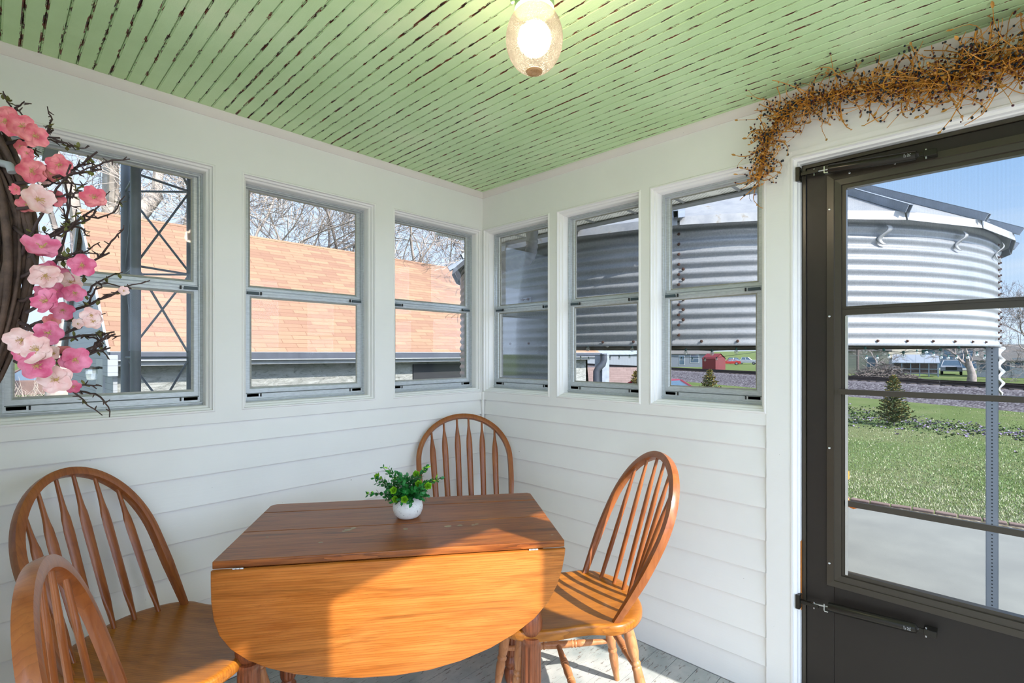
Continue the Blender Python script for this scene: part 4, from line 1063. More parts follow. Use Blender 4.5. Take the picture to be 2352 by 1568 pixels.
for i in range(16): bolt(1.06, 2.12-i*PIT*.7+.0, .8)
for b_ in [x_*.085-.9 for x_ in range(22)]: bolt(b_, ZB+.03, .8)
for i in range(8): bolt(-.70+(i % 2)*.006, ZB+.02-i*.036-.04, 1.)
tag(mb.build('bolts', M['rustbolt'], si, smooth=30), kind='stuff')
mb = MB(); a = bang(-.02); rad = Vector((math.cos(a), math.sin(a), 0)); tn = Vector((-math.sin(a), math.cos(a), 0))
for s0, s1 in ((-.03, -.027),):
    vs, fs = shell(SR+.004, ZB, ZT, -.036, -.02, 2); mb.add(vs, fs)
mb.build('sheet_overlap', M['zinc'], si, smooth=70)
# mounting plate in the first window
a = bang(-.485); rad = Vector((math.cos(a), math.sin(a), 0)); tn = Vector((-math.sin(a), math.cos(a), 0)); c = Vector((SC.x, SC.y, 1.735))+rad*(SR+AM+.003)
mb = MB(); mb.box(-.055, .055, -.04, .04, 0, .004, frameM(c, tn, (0, 0, 1), rad)); o = mb.build('mounting_plate', M['galv'], si)
for sx in (-.03, .03):
    for sz in (-.024, .026): mb = MB(); mb.lathe([(.011, .004), (.011, .012), (.004, .013)], 6, frameM(c+tn*sx+Vector((0, 0, sz)), tn, (0, 0, 1), rad)); mb.box(sx-.024, sx+.024, sz-.003, sz+.003, .004, .01, frameM(c, tn, (0, 0, 1), rad)); mb.build('bolt', M['rustbolt'], o)
# posts
def post(b_):
    a = bang(b_); rad = Vector((math.cos(a), math.sin(a), 0)); c = Vector((SC.x, SC.y, -.81))+rad*(SR-.03); 
    p_ = bpy.data.objects.new('post', None)
    mb = MB(); H = ZB+.81-.004
    mb.box(-.034, .034, -.002, .002, 0, H); mb.box(-.036, -.032, -.002, .05, 0, H); mb.box(.032, .036, -.002, .05, 0, H); mb.box(-.09, .09, -.03, .09, 0, .008)
    for sx in (-.07, .07): mb.lathe([(.009, .0), (.009, .03), (.005, .03), (.005, .045)], 6, Matrix.Translation((sx, .06, .004)))
    o = mb.build('post', M['perf'], si, world=False); o.location = c-Vector(si.location); cd = (CAM-c); o.rotation_euler = (0, 0, math.atan2(cd.y, cd.x)+PI/2)
post(1.03); post(-.8); post(2.42); post(-2.95)

# ---------------- porch downspout seen at the corner window
ds = thing('downspout_elbow', (.66, .40, 2.0), 'ribbed grey downspout elbow bending under the eave outside the corner window', 'downspout')
pts = [P(1222, 548, 3.02)+Vector((0, 0, .16)), P(1222, 548, 3.02), P(1222, 566, 3.02), P(1219, 584, 3.04), P(1208, 598, 3.06), P(1190, 603, 3.1), P(1165, 608, 3.2), P(1150, 614, 3.25), P(1138, 628, 3.28), P(1133, 650, 3.3), P(1128, 720, 3.3)]
sp = []
for i in range(len(pts)-1):
    for j in range(6): sp.append(pts[i].lerp(pts[i+1], j/6))
for _ in range(3): sp = [sp[0]]+[(sp[i-1]+sp[i]*2+sp[i+1])/4 for i in range(1, len(sp)-1)]+[sp[-1]]
mb = MB(); mb.tube(sp, [.036+.003*math.sin(i*1.7) for i in range(len(sp))], 12); mb.build('pipe', M['downsp'], ds, smooth=50)

# ---------------- string lights
def strand(pts, Zs, bulbs, label, bs=.02, grp='string lights under the grain bin'):
    w = [P(x_, y_, Z_) for (x_, y_), Z_ in zip(pts, Zs)]
    t = thing('string_light', sum(w, Vector())/len(w), label, 'string lights', grp)
    mb = MB(); fine = []
    for i in range(len(w)-1):
        for j in range(5): f = j/5; fine.append(w[i].lerp(w[i+1], f))
    fine.append(w[-1]); mb.tube(fine, .0032, 5); mb.build('wire', M['wire'], t)
    for (x_, y_) in bulbs:
        # nearest depth
        k = min(range(len(pts)), key=lambda i: abs(pts[i][0]-x_)); c = P(x_, y_, Zs[k]); s = bs
        mb = MB(); Tc = Matrix.Translation(c); mb.lathe([(.0006, -s), (s*.5, -s*.87), (s*.87, -s*.5), (s, 0), (s*.87, s*.5), (s*.6, s*.85), (s*.42, s*1.05)], 14, Tc); o = mb.build('bulb', M['bulbglass'], t, smooth=60)
        mb = MB(); mb.lathe([(s*.45, s*1.0), (s*.5, s*1.1), (s*.5, s*2.1), (s*.2, s*2.3)], 10, Tc); mb.build('socket', M['socket'], t, smooth=50)
        mb = MB(); mb.tube([c+Vector((0, 0, s*1.0)), c+Vector((0, 0, -s*.1))], s*.14, 6); mb.build('filament_stem', M['mark'], o)
strand([(1322, 797), (1350, 793), (1393, 782), (1440, 791), (1470, 794)], [5.0]*5, [(1350, 802), (1395, 793), (1452, 803)], 'string of clear bulbs in the middle window of the right wall, peaking at a hook', .0195)
strand([(1540, 801), (1575, 803), (1635, 805), (1690, 803), (1742, 801)], [5.0]*5, [(1575, 810), (1635, 812), (1691, 808)], 'string of clear bulbs seen in the window beside the door post', .0195)
strand([(1952, 791), (1987, 798), (2030, 806), (2075, 809), (2121, 806), (2160, 800), (2204, 795), (2250, 790), (2262, 800), (2285, 810)], [4.6, 4.6, 4.6, 4.6, 4.6, 4.5, 4.4, 4.3, 4.2, 4.1], [(1987, 807), (2030, 811), (2075, 817), (2120, 815), (2160, 811), (2202, 806), (2266, 806)], 'front string of clear bulbs under the bin, seen through the door glass', .0205)
strand([(1325, 815), (1400, 817), (1440, 816), (1470, 813)], [8]*4, [(1334, 823), (1352, 825), (1401, 824), (1422, 823), (1446, 820)], 'distant string of small bulbs in the middle window of the right wall', .018)
strand([(1540, 819), (1590, 821), (1650, 820), (1740, 808)], [8]*4, [(1541, 823), (1565, 825), (1590, 826), (1619, 827), (1646, 825)], 'distant string of small bulbs in the window beside the door post', .018)
strand([(1952, 816), (2015, 818), (2060, 812), (2100, 803), (2130, 806), (2190, 815), (2250, 806), (2262, 803)], [7.4, 7.4, 7.3, 7.2, 7.2, 7, 6.6, 6.4], [(1990, 822), (2015, 822), (2042, 820), (2106, 809), (2128, 809), (2144, 815), (2162, 821), (2178, 822), (2197, 822), (2223, 821), (2244, 815), (2262, 822)], 'rear string of small bulbs under the bin, seen through the door glass', .0185)

# ---------------- antenna tower
def camv(px, Z): v = P(px, 812, Z); return Vector((v.x, v.y, 0))
tA, tB, tC = camv(288, 2.44), camv(311.5, 2.2), camv(437, 2.45)
at_ = thing('antenna_tower', Vector((tB.x, tB.y, -.82)), 'three legged steel lattice antenna tower close outside the left window', 'tower')
for p_, r_ in ((tA, .0185), (tB, .0195), (tC, .016)):
    mb = MB(); mb.tube([p_+Vector((0, 0, -.84)), p_+Vector((0, 0, 5.2))], r_, 16); mb.build('leg', M['galv'], at_, smooth=60)
for (p_, q_2) in ((tA, tB), (tB, tC), (tC, tA)):
    for k in range(14):
        z = -.70+k*.402
        if (q_2-p_).length > 0:
            mb = MB(); pr_ = (p_, q_2) if k % 2 else (q_2, p_)
            d = (pr_[1]-pr_[0]); a0 = pr_[0]+Vector((0, 0, z)); 
            pts = [pr_[0]+Vector((0, 0, z+.402+.03)), pr_[0]+Vector((0, 0, z+.402)), pr_[1]+d*-.06+Vector((0, 0, z+.025)), pr_[1]+Vector((0, 0, z+.006)), pr_[1]+d*-.05+Vector((0, 0, z-.004)), pr_[0]+Vector((0, 0, z-.004))]
            mb.tube(pts, .0052, 6); mb.build('brace', M['galv'], at_, smooth=60)

# ---------------- garage beyond the left wall
GX0, GX1 = -.58, 13.4; GY, GR = 8.35, 12.3; GZE, GZR = 1.365, 4.47; gg = -.86
ga_ = thing('garage', (3, 10, gg), 'long white garage with tan shingle roof behind the steel bin', 'garage')
sl = math.atan2(GZR-GZE, GR-GY); Ls = math.hypot(GZR-GZE, GR-GY)
def slab(name, x0, x1, mat, flip):
    me = MB(); me.box(x0, x1, 0, Ls+.02, -.05, 0); o = me.build(name, mat, ga_, world=False)
    o.location = Vector((0, GY if not flip else 2*GR-GY, GZE))-Vector(ga_.location); o.rotation_euler = (sl, 0, 0) if not flip else (PI-sl, 0, 0)
    return o
slab('roof', GX0-.12, GX1+.2, M['shing'], False); o = slab('rear_roof', GX0-.12, GX1+.2, M['shing'], True)
mb = MB(); mb.tube([(GX0-.12, GR, GZR-.005), (GX1+.2, GR, GZR-.005)], .03, 6); mb.build('ridge_cap', M['shing'], ga_)
wy = GY+.42
mb = MB(); mb.box(GX0+.01, GX1, wy, wy+.15, gg-.3, GZE+.3); mb.build('stone_wall', M['stone'], ga_)
mb = MB(); mb.box(GX1-.1, GX1, wy, 2*GR-wy, gg-.3, GZE+.3); mb.build('end_wall', M['sidew'], ga_)
# gable wall facing the camera side
rr_ = lambda y: GZE+(GZR-GZE)*(1-abs(y-GR)/(GR-GY))-.04
mb = MB(); poly = [(wy-.05, gg-.3), (2*GR-wy+.05, gg-.3), (2*GR-wy+.05, rr_(2*GR-wy+.05)), (GR, rr_(GR)), (wy-.05, rr_(wy-.05))]
mb.prism(poly, 0, .06, frameM((GX0-.02, 0, 0), (0, 1, 0), (0, 0, 1), (1, 0, 0))); mb.build('gable_wall', M['sidew'], ga_)
mb = MB()
for s in (-1, 1):
    a = Vector((0, GR, GZR+.0)); b_ = Vector((0, GR+s*(GR-GY), GZE)); 
    for x0, x1, dz in ((GX0-.15, GX0-.11, .16),):
        vs = [Vector((x, v.y, v.z+h)) for x in (x0, x1) for v in (a, b_) for h in (-dz, .012)]; mb.add(vs, [(0, 1, 3, 2), (4, 6, 7, 5), (0, 2, 6, 4), (1, 5, 7, 3), (0, 4, 5, 1), (2, 3, 7, 6)])
mb.build('rake_board', M['gutter'], ga_)
mb = MB(); mb.box(GX0-.15, GX1+.2, GY-.07, GY-.0, GZE-.015, GZE-.002); mb.build('drip_edge', M['white'], ga_)
mb = MB(); mb.box(GX0-.12, GX1+.2, GY-.10, GY+.0, GZE-.145, GZE-.017); mb.build('gutter', M['fascd'], ga_)
mb = MB(); mb.box(GX0-.12, GX1+.2, GY-.0, GY+.03, GZE-.25, GZE-.14); mb.box(GX0-.12, GX1+.2, GY-.105, GY-.06, GZE-.165, GZE-.145); mb.box(GX0-.12, GX1+.2, GY+.03, wy, GZE-.24, GZE-.23); mb.build('fascia', M['gutter'], ga_)
mb = MB(); mb.box(GX0-.16, GX0-.02, wy-.55, wy-.02, .95, 1.30); mb.build('meter_box', M['sidew'], ga_, bevel=.01)
mb = MB(); mb.box(GX0-.05, GX0-.02, wy+.85, wy+1.7, gg, 1.22); mb.build('door', M['white'], ga_)
wl_ = MB(); lp = Vector((GX0-.02, wy+.55, 1.05)); 
wl_.box(lp.x-.03, lp.x, lp.y-.05, lp.y+.05, lp.z-.1, lp.z+.08); wl_.tube([lp, lp+Vector((-.12, 0, .03)), lp+Vector((-.2, 0, .02))], .02, 8)
wl_.lathe([(.11, .0), (.09, .03), (.02, .05)], 16, Matrix.Translation(lp+Vector((-.22, 0, 0)))); o = wl_.build('wall_lamp', M['closer'], ga_)
mb = MB(); mb.lathe([(.001, -.2), (.07, -.18), (.085, -.08), (.08, 0)], 16, Matrix.Translation(lp+Vector((-.22, 0, 0)))); mb.build('lamp_glass', M['bulbglass'], o)
mb = MB(); mb.box(8.2, 10.8, wy-.04, wy, gg, .95); mb.build('wood_door', M['tleg'], ga_)
mb = MB(); mb.box(5.6, 7.4, wy-.04, wy, gg, 1.05); mb.build('dark_door', M['dark'], ga_)
# grey post with downspout at the garage's right end
dp = thing('garage_downspout', (0, 0, 0), 'dark downspout on the garage corner, seen in the middle right window', 'downspout')
c = P(1384, 840, 11.5); dp.location = (c.x, c.y, gg)
mb = MB(); mb.box(c.x-.16, c.x+.12, c.y-.1, c.y+.1, gg, 1.3); mb.build('post', M['galv'], dp)
mb = MB(); mb.tube([P(1386, 812, 11.3), P(1387, 826, 11.3), P(1384, 836, 11.3), P(1374, 846, 11.3), P(1370, 852, 11.3), P(1369, 930, 11.3)], .075, 10); mb.build('pipe', M['fascd'], dp, smooth=60)

# ---------------- generic house
def house(name, px, Z, w, d, h, rh, rot, wm, rm, label, wins=(), door=None, over=.3, cat='house', zb=None, hip=False, grp=None, dx=0):
    c = P(px, 812, Z); z0 = gz(c.x, c.y) if zb is None else zb
    t = thing(name, (c.x, c.y, z0), label, cat, grp, rz=AX-PI/2+rot-math.atan((px-1176)/1158.))      # local +y points away from the camera, x to the right
    mb = MB(); mb.box(-w/2, w/2, 0, d, -.3, h)
    for x_ in (-w/2, w/2):
        mb.add([(x_, 0, h), (x_, d, h), (x_, d/2, h+rh)], [(0, 1, 2)]) if not hip else None
    mb.build('wall', wm, t, world=False)
    mb = MB(); o_ = over; k = rh/(d/2)
    hx = (w/2 if hip else 0)*.55
    e = [(-w/2-o_, -o_, h-k*o_), (w/2+o_, -o_, h-k*o_), (w/2+o_-hx, d/2, h+rh), (-w/2-o_+hx, d/2, h+rh), (w/2+o_, d+o_, h-k*o_), (-w/2-o_, d+o_, h-k*o_)]
    for dz in (0, .12): mb.add([(x_, y_, z_+dz) for x_, y_, z_ in e], [(0, 1, 2, 3), (3, 2, 4, 5)]+([(1, 4, 2), (0, 3, 5)] if hip else []))
    mb.add([(x_, y_, z_+dz) for dz in (0, .12) for x_, y_, z_ in (e[0], e[1])], [(0, 1, 3, 2)])
    mb.build('roof', rm, t, world=False)
    for (x_, z_, ww, wh) in wins:
        mb = MB(); mb.box(x_-ww/2-.1, x_+ww/2+.1, -.06, 0, z_-.1, z_+wh+.1); f = mb.build('window', M['white'], t, world=False)
        mb = MB(); mb.box(x_-ww/2, x_+ww/2, -.08, -.05, z_, z_+wh*.48); mb.box(x_-ww/2, x_+ww/2, -.08, -.05, z_+wh*.52, z_+wh); mb.build('pane', M['carglass'], f, world=False)
    if door:
        mb = MB(); mb.box(door[0]-.5, door[0]+.5, -.07, 0, 0, 2.1); f = mb.build('door', M['white'], t, world=False)
        mb = MB(); mb.box(door[0]-.3, door[0]+.3, -.09, -.06, 1.1, 1.9); mb.build('pane', M['carglass'], f, world=False)
    return t
# seen in the middle right window
house('shingled_shed', 1432, 21, 2.4, 2.6, .55, 1.0, R(8), M['sidew'], M['shing2'], 'low shed with pinkish grey shingle roof beyond the garage downspout', zb=-.95, cat='shed', over=.2)
house('metal_barn', 1408, 78, 9, 8, 2.5, 1.8, R(25), M['barn'], M['roofw'], 'small grey ribbed metal barn in the distance', cat='barn')
house('white_shed', 1452, 84, 5.5, 6, 3.2, 1.0, R(-5), M['white'], M['roofw'], 'plain white shed far behind the shingled shed roof', cat='shed')
# seen in the window next to the door
house('grey_ranch_house', 1566, 96, 11, 7, 2.6, 1.9, R(6), M['sideg'], M['roofg'], 'grey sided one storey house beyond the railway', wins=((-3.8, .9, 1.2, 1.5), (2.3, .9, 1.4, 1.5), (.0, .5, .9, 1.7)), cat='house')
house('red_barn_shed', 1628, 80, 2.4, 2.6, 1.7, .75, R(-35), M['shedr'], M['shedr'], 'tiny bright red barn shaped shed by the tracks', cat='shed', over=.05)
# seen through the door
house('cream_house', 1968, 64, 6.5, 6, 3.0, 1.5, R(0), M['sidet'], M['roofg'], 'cream sided house left of the brush heap', wins=((1.6, .9, 1.0, 1.2),), cat='house')
house('grey_outbuilding', 2052, 66, 5.2, 5, 2.2, 1.7, R(0), M['barn'], M['roofc'], 'grey outbuilding with a cream ribbed metal roof', cat='building')
house('blue_house', 2182, 92, 8, 8, 3.6, 2., R(0), M['sideb'], M['roofg'], 'blue sided house behind the silver pickup', wins=((-2, 1, 1.2, 1.4), (2, 1, 1.2, 1.4)), cat='house')
t = house('white_cottage', 2400, 52, 10.4, 6, 1.9, 1.6, R(0), M['white'], M['roofg'], 'white cottage with dark windows at the right edge behind the cut sheet', wins=((-4.7, .8, .5, .8), (-3.25, .75, .42, .85), (-2.75, .75, .42, .85), (2.0, .8, 1.2, .9)), door=(-1.9,), cat='house')
# screened porch building
c = P(2102, 812, 56); z0 = gz(c.x, c.y)
sp_ = thing('screened_shelter', (c.x, c.y, z0), 'pale blue screened shelter with white metal roof beyond the tracks', 'shelter', rz=AX-PI/2-R(38.6)); sp_.scale = (.76, .8, .82)
mb = MB(); mb.add([(-2.75, -.2, 1.9), (2.75, -.2, 1.9), (2.65, 1.6, 3.0), (-2.65, 1.6, 3.0), (-2.75, -.2, 1.83), (2.75, -.2, 1.83), (2.65, 3.4, 1.9), (-2.65, 3.4, 1.9)], [(0, 1, 2, 3), (0, 1, 5, 4), (3, 2, 6, 7)]); mb.build('roof', M['roofw'], sp_, world=False)
mb = MB()
for k in range(6):
    x_ = -2.6+k*1.04; mb.box(x_-.05, x_+.05, 0, .1, .0, 1.9); mb.box(x_-.05, x_+.05, 3.0, 3.1, .0, 1.9)
for z_ in (.45, 1.05, 1.85): mb.box(-2.6, 2.6, 0, .1, z_-.05, z_+.05)
for z_ in (.45, 1.05, 1.85): mb.box(-2.65, -2.55, 0, 3.1, z_-.05, z_+.05); mb.box(2.55, 2.65, 0, 3.1, z_-.05, z_+.05)
mb.build('frame', M['bluetrim'], sp_, world=False)
mb = MB(); mb.box(-2.6, 2.6, .0, 3.05, .42, .48); mb.box(-2.6, 2.6, 3.05, 3.08, .45, 1.9); mb.build('floor_boards', M['brush'], sp_, world=False)
mb = MB(); mb.tube([P(1970, 770, 52), P(1970, 850, 52)], .12, 8); o = mb.build('utility_pole', M['brush']); tag(o, 'brown wooden utility pole beside the cream house', 'pole')

# ---------------- vehicles
def car(name, px, Z, rot, paint, label, prof, L=4.4, W=1.75, cabin=(.28, .8), zb=None, wr=.33, cat='car', bed=None):
    c = P(px, 812, Z); z0 = gz(c.x, c.y) if zb is None else zb
    t = thing(name, (c.x, c.y, z0), label, cat, rz=AX-PI/2+rot-(math.atan((px-1176)/1158.) if Z > 40 else 0))
    # body: lengthwise profile along local x, widths along y
    def section(pf, hw, zlow, inset):
        secs = []
        for y_, k in ((-hw, .0), (-hw*.94, 1.), (hw*.94, 1.), (hw, .0)):
            secs.append([Vector((x_, y_, zlow+(z_-zlow)*(1 if k else .93))) for x_, z_ in pf])
        return secs
    body = prof['body']; mb = MB(); mb.loft(section(body, W/2, .22, 0)); mb.build('body', M[paint], t, smooth=35, world=False)
    cab = prof['cabin']; mb = MB(); secs = []
    for f, ins in ((0, 0), (1, .16)):
        for s in (1,): pass
    hw = W/2*.95
    lowx0, lowx1, topx0, topx1, zl, zt = cab
    vs = [(lowx0, -hw, zl), (lowx1, -hw, zl), (lowx1, hw, zl), (lowx0, hw, zl), (topx0, -hw*.78, zt), (topx1, -hw*.78, zt), (topx1, hw*.78, zt), (topx0, hw*.78, zt)]
    mb.add(vs, [(0, 1, 5, 4), (1, 2, 6, 5), (2, 3, 7, 6), (3, 0, 4, 7)]); mb.build('windows', M['carglass'], t, world=False)
    mb = MB(); v = [Vector(q_) for q_ in vs]
    mb.add([v[4]+Vector((0, 0, .0)), v[5], v[6], v[7], v[4]+Vector((.05, 0, .05)), v[5]+Vector((-.05, 0, .05)), v[6]+Vector((-.05, 0, .05)), v[7]+Vector((.05, 0, .05))], [(0, 1, 5, 4), (1, 2, 6, 5), (2, 3, 7, 6), (3, 0, 4, 7), (4, 5, 6, 7)])
    for a_, b_ in ((0, 4), (1, 5), (2, 6), (3, 7)): mb.tube([v[a_], v[b_]], .05, 6)
    for s in (-1, 1): mb.tube([Vector(((lowx0+lowx1)/2, s*hw*1.0, zl)), Vector(((topx0+topx1)/2, s*hw*.79, zt))], .045, 6)
    mb.build('roof_frame', M[paint], t, world=False)
    for x_ in prof['axles']:
        for s in (-1, 1):
            mb = MB(); Mw = frameM((x_, s*(W/2-.02), wr), (1, 0, 0), (0, 0, 1), (0, s, 0)); mb.lathe([(wr*.7, .03), (wr, .02), (wr, -.2), (wr*.7, -.2)], 20, Mw); o = mb.build('wheel', M['tyre'], t, smooth=40, world=False)
            mb = MB(); mb.lathe([(.001, .035), (wr*.2, .04), (wr*.66, .03), (wr*.7, .0)], 10, Mw); mb.build('rim', M['rim'], o, world=False)
    xe = prof['front']
    for s in (-1, 1):
        mb = MB(); mb.box(xe-.02, xe+.03, s*W*.36-.17, s*W*.36+.17, .58, .74); mb.build('headlight', M['mark'], t, world=False)
    if 'grille' in prof:
        mb = MB(); mb.box(xe-.02, xe+.04, -.52, .52, .62, 1.0); mb.build('grille', M['gasket'], t, world=False)
    return t
sedan = dict(body=[(-2.2, .3), (-2.25, .62), (-2.1, .86), (-1.5, .92), (1.0, .90), (1.9, .78), (2.2, .62), (2.2, .3)], cabin=(-1.7, .95, -.9, .15, .88, 1.36), axles=(-1.35, 1.4), front=2.2)
coupe = dict(body=[(-2.3, .32), (-2.35, .7), (-2.2, .92), (-1.3, .9), (.8, .84), (2.0, .72), (2.35, .55), (2.3, .3)], cabin=(-1.8, .9, -.8, .0, .85, 1.25), axles=(-1.4, 1.45), front=2.3)
pick = dict(body=[(-2.8, .5), (-2.85, 1.1), (-.9, 1.15), (1.2, 1.12), (2.5, 1.08), (2.8, .95), (2.8, .45)], cabin=(-.95, 1.35, -.7, .65, 1.1, 1.75), axles=(-1.75, 1.9), front=2.78, grille=1)
suv = dict(body=[(-2.1, .35), (-2.2, .75), (-2.1, 1.0), (-1.2, 1.02), (1.0, 1.0), (1.9, .9), (2.1, .7), (2.1, .35)], cabin=(-2.0, 1.15, -1.6, .35, 1.0, 1.6), axles=(-1.3, 1.35), front=2.1)
car('maroon_car', 1532, 17.6, R(-48), 'maroon', 'maroon car parked below the windows, only its roof and bonnet showing', sedan, zb=-.98)
car('red_coupe', 1676, 118, R(4)+PI, 'red', 'low red coupe on the far lawn', coupe)
car('white_pickup', 1712, 124, R(-6), 'whitecar', 'white pickup truck with its door end behind the red coupe', pick, cat='truck', W=1.9)
car('dark_van', 1690, 130, R(0), 'darkcar', 'dark blue utility vehicle parked behind the red coupe', suv, cat='van')
car('silver_pickup', 2185, 63, R(-90), 'silver', 'silver pickup truck facing the camera beyond the tracks', pick, cat='truck', W=2.0)
car('bronze_suv', 88, 24, R(-150), 'bronze', 'pinkish bronze hatchback parked behind the blossom wreath', suv, cat='car', zb=-.9)
# driveway by the coupe
c = P(1712, 832, 100); mb = MB(); a_, b_, c2, d_ = PG(1650, 846.5, -1.30), PG(1745, 841, -1.30), PG(1800, 833, -1.42), PG(1700, 839.5, -1.36)
mb.add([a_+Vector((0, 0, .02)), PG(1760, 849, -1.3)+Vector((0, 0, .02)), c2+Vector((0, 0, .05)), d_+Vector((0, 0, .05))], [(0, 1, 2, 3)]); tag(mb.build('road_or_bounce_ground', M['concrete']), kind='structure')
mb = MB(); a_ = [PG(2150, 850, -1.3), PG(2352, 852, -1.3), PG(2352, 846, -1.3), PG(2150, 845, -1.3)]
mb.add([v+Vector((0, 0, .04)) for v in a_], [(0, 1, 2, 3)]); tag(mb.build('road_or_bounce_ground', M['concrete']), kind='structure')

# ---------------- bare trees
def grow(mb, p, d, L, r_, lv, rg, mx, spread=.55, up=.12, seg=5, cnt=3):
    pts = [p]; rs = [r_]
    for j in range(seg):
        d = (d+Vector((rg.gauss(0, .13), rg.gauss(0, .13), rg.gauss(0, .10)+up*.3))).normalized(); pts.append(pts[-1]+d*(L/seg)); rs.append(r_*(1-.42*(j+1)/seg))
    mb.tube(pts, [max(q, .0095) for q in rs], 8 if lv == 0 else (5 if lv < 3 else 3), cap=False)
    if lv >= mx: return
    n_ = cnt if lv < mx-1 else cnt+1
    for k in range(n_):
        i = seg if k == 0 else rg.randint(max(1, seg-3), seg)
        ax = d.orthogonal().normalized(); ax = Matrix.Rotation(rg.uniform(0, 6.28), 3, d) @ ax
        an = rg.uniform(.15, .4) if k == 0 else rg.uniform(spread*.6, spread*1.4)
        nd = Matrix.Rotation(an, 3, ax) @ d; nd.z += up; nd.normalize()
        grow(mb, pts[i], nd, L*rg.uniform(.62, .86), rs[i]*(.78 if k == 0 else rg.uniform(.45, .65)), lv+1, rg, mx, spread, up, seg, cnt)
def tree(seed, H, r_, mx, mat, name, label, loc, lean=(0, 0), spread=.55, up=.12, cnt=3, grp=None, first=.32):
    rg = random.Random(seed); mb = MB(); grow(mb, Vector((0, 0, -.2)), Vector((lean[0], lean[1], 1)).normalized(), H*first, r_, 0, rg, mx, spread, up, 5, cnt)
    o = mb.build(name, mat, smooth=60); o.location = loc; return tag(o, label, 'tree', grp)
def gl_(px, Z): v = P(px, 812, Z); return Vector((v.x, v.y, gz(v.x, v.y)))
G1 = 'bare trees behind the garage'
tree(3, 15, .42, 6, M['bark'], 'bare_tree', 'thick trunked bare tree leaning behind the blossom wreath', gl_(140, 15.5), (.03, .05), .5, grp=G1, first=.62)
tree(9, 17, .44, 6, M['bark'], 'bare_tree', 'pale blotchy trunk rising left of the antenna tower legs', gl_(255, 19), (-.04, 0), .6, grp=G1, first=.6)
tree(10, 14, .24, 6, M['bark2'], 'bare_tree', 'slimmer bare tree between the wreath and the antenna tower', gl_(205, 21), (.05, 0), .6, grp=G1, first=.5)
tree(14, 16, .34, 6, M['bark2'], 'bare_tree', 'thick grey bare trunk right of the antenna tower legs', gl_(416, 23), (.0, 0), .6, grp=G1, first=.62)
tree(25, 14, .27, 7, M['bark'], 'bare_tree', 'mossy forked bare tree at the left side of the middle window', gl_(566, 21), (.10, .02), .75, .03, grp=G1, first=.42)
tree(31, 14, .22, 7, M['bark2'], 'bare_tree', 'tangled bare tree filling the centre of the middle window', gl_(665, 24), (0, 0), .65, .06, grp=G1, first=.40)
tree(33, 13, .20, 7, M['bark'], 'bare_tree', 'fine twigged bare tree right of the centre of the middle window', gl_(735, 27), (-.05, 0), .7, .05, grp=G1, first=.40)
tree(47, 14, .20, 7, M['bark2'], 'bare_tree', 'upright bare tree near the right side of the middle window', gl_(800, 25), (0, .02), .55, .10, grp=G1, first=.42)
tree(52, 12, .22, 7, M['bark'], 'bare_tree', 'bare tree with arching boughs left in the window next to the corner', gl_(915, 23), (.22, -.1), .75, -.02, grp=G1, first=.40)
tree(66, 12, .17, 7, M['bark2'], 'bare_tree', 'slender bare tree right in the window next to the corner', gl_(1000, 29), (.08, 0), .7, .02, grp=G1, first=.40)
tree(76, 6.0, .36, 6, M['bark2'], 'bare_tree', 'stout bare tree standing before the white cottage beyond the tracks', gl_(2232, 44), (.22, -.23), .7, .04, first=.34)
tree(83, 11, .3, 7, M['bark2'], 'bare_tree', 'bare tree at the right edge rising over the white cottage', gl_(2392, 48), (-.12, 0), .6, .02, first=.30)
tree(85, 8, .2, 6, M['bark2'], 'bare_tree', 'small bare tree over the blue house', gl_(2230, 80), (0, 0), .6, .02, first=.3)
tree(88, 7, .2, 6, M['bark2'], 'bare_tree', 'small bare tree in front of the cream house', gl_(2008, 58), (0, 0), .7, .02, first=.25)
# brush heap
bh = MB(); rg = random.Random(6); c = gl_(2025, 47)
for k in range(700):
    a = rg.uniform(0, 6.28); rr_2 = rg.random()**.6*3.4; p_ = c+RGT*(rr_2*math.cos(a))+FWD*(rr_2*.5*math.sin(a)); h = 1.9*(1-rr_2/3.5)*rg.random()+.05
    p_ = p_+Vector((0, 0, h)); d = (RGT*rg.gauss(0, 1)+FWD*rg.gauss(0, .6)+Vector((0, 0, rg.gauss(-.1, .35)))).normalized(); L = rg.uniform(.4, 1.3)
    q = p_+d*L; q.z = max(q.z, c.z); bh.tube([p_-d*L*.4, p_.lerp(q, .4)+Vector((0, 0, .08)), q], [.035, .025, .01], 3, False)
tag(bh.build('brush_heap', M['brush']), 'heap of grey cut branches beyond the railway', 'brush', kind='stuff')
bh = MB(); c = gl_(135, 19)
for k in range(420):
    p_ = c+RGT*rg.uniform(-2.2, 2.2)+FWD*rg.uniform(-1, 1)+Vector((0, 0, rg.uniform(-.2, .2))); d = (RGT*rg.gauss(0, .7)+FWD*rg.gauss(0, .4)+Vector((0, 0, abs(rg.gauss(.6, .4))))).normalized()
    q = p_+d*rg.uniform(.6, 1.7); bh.tube([p_, p_.lerp(q, .5)+Vector((rg.gauss(0, .1), rg.gauss(0, .1), 0)), q], [.014, .010, .004], 3, False)
tag(bh.build('shrub_twigs', M['bark']), 'tangle of bare shrub stems beside the bronze car', 'shrub', kind='stuff')

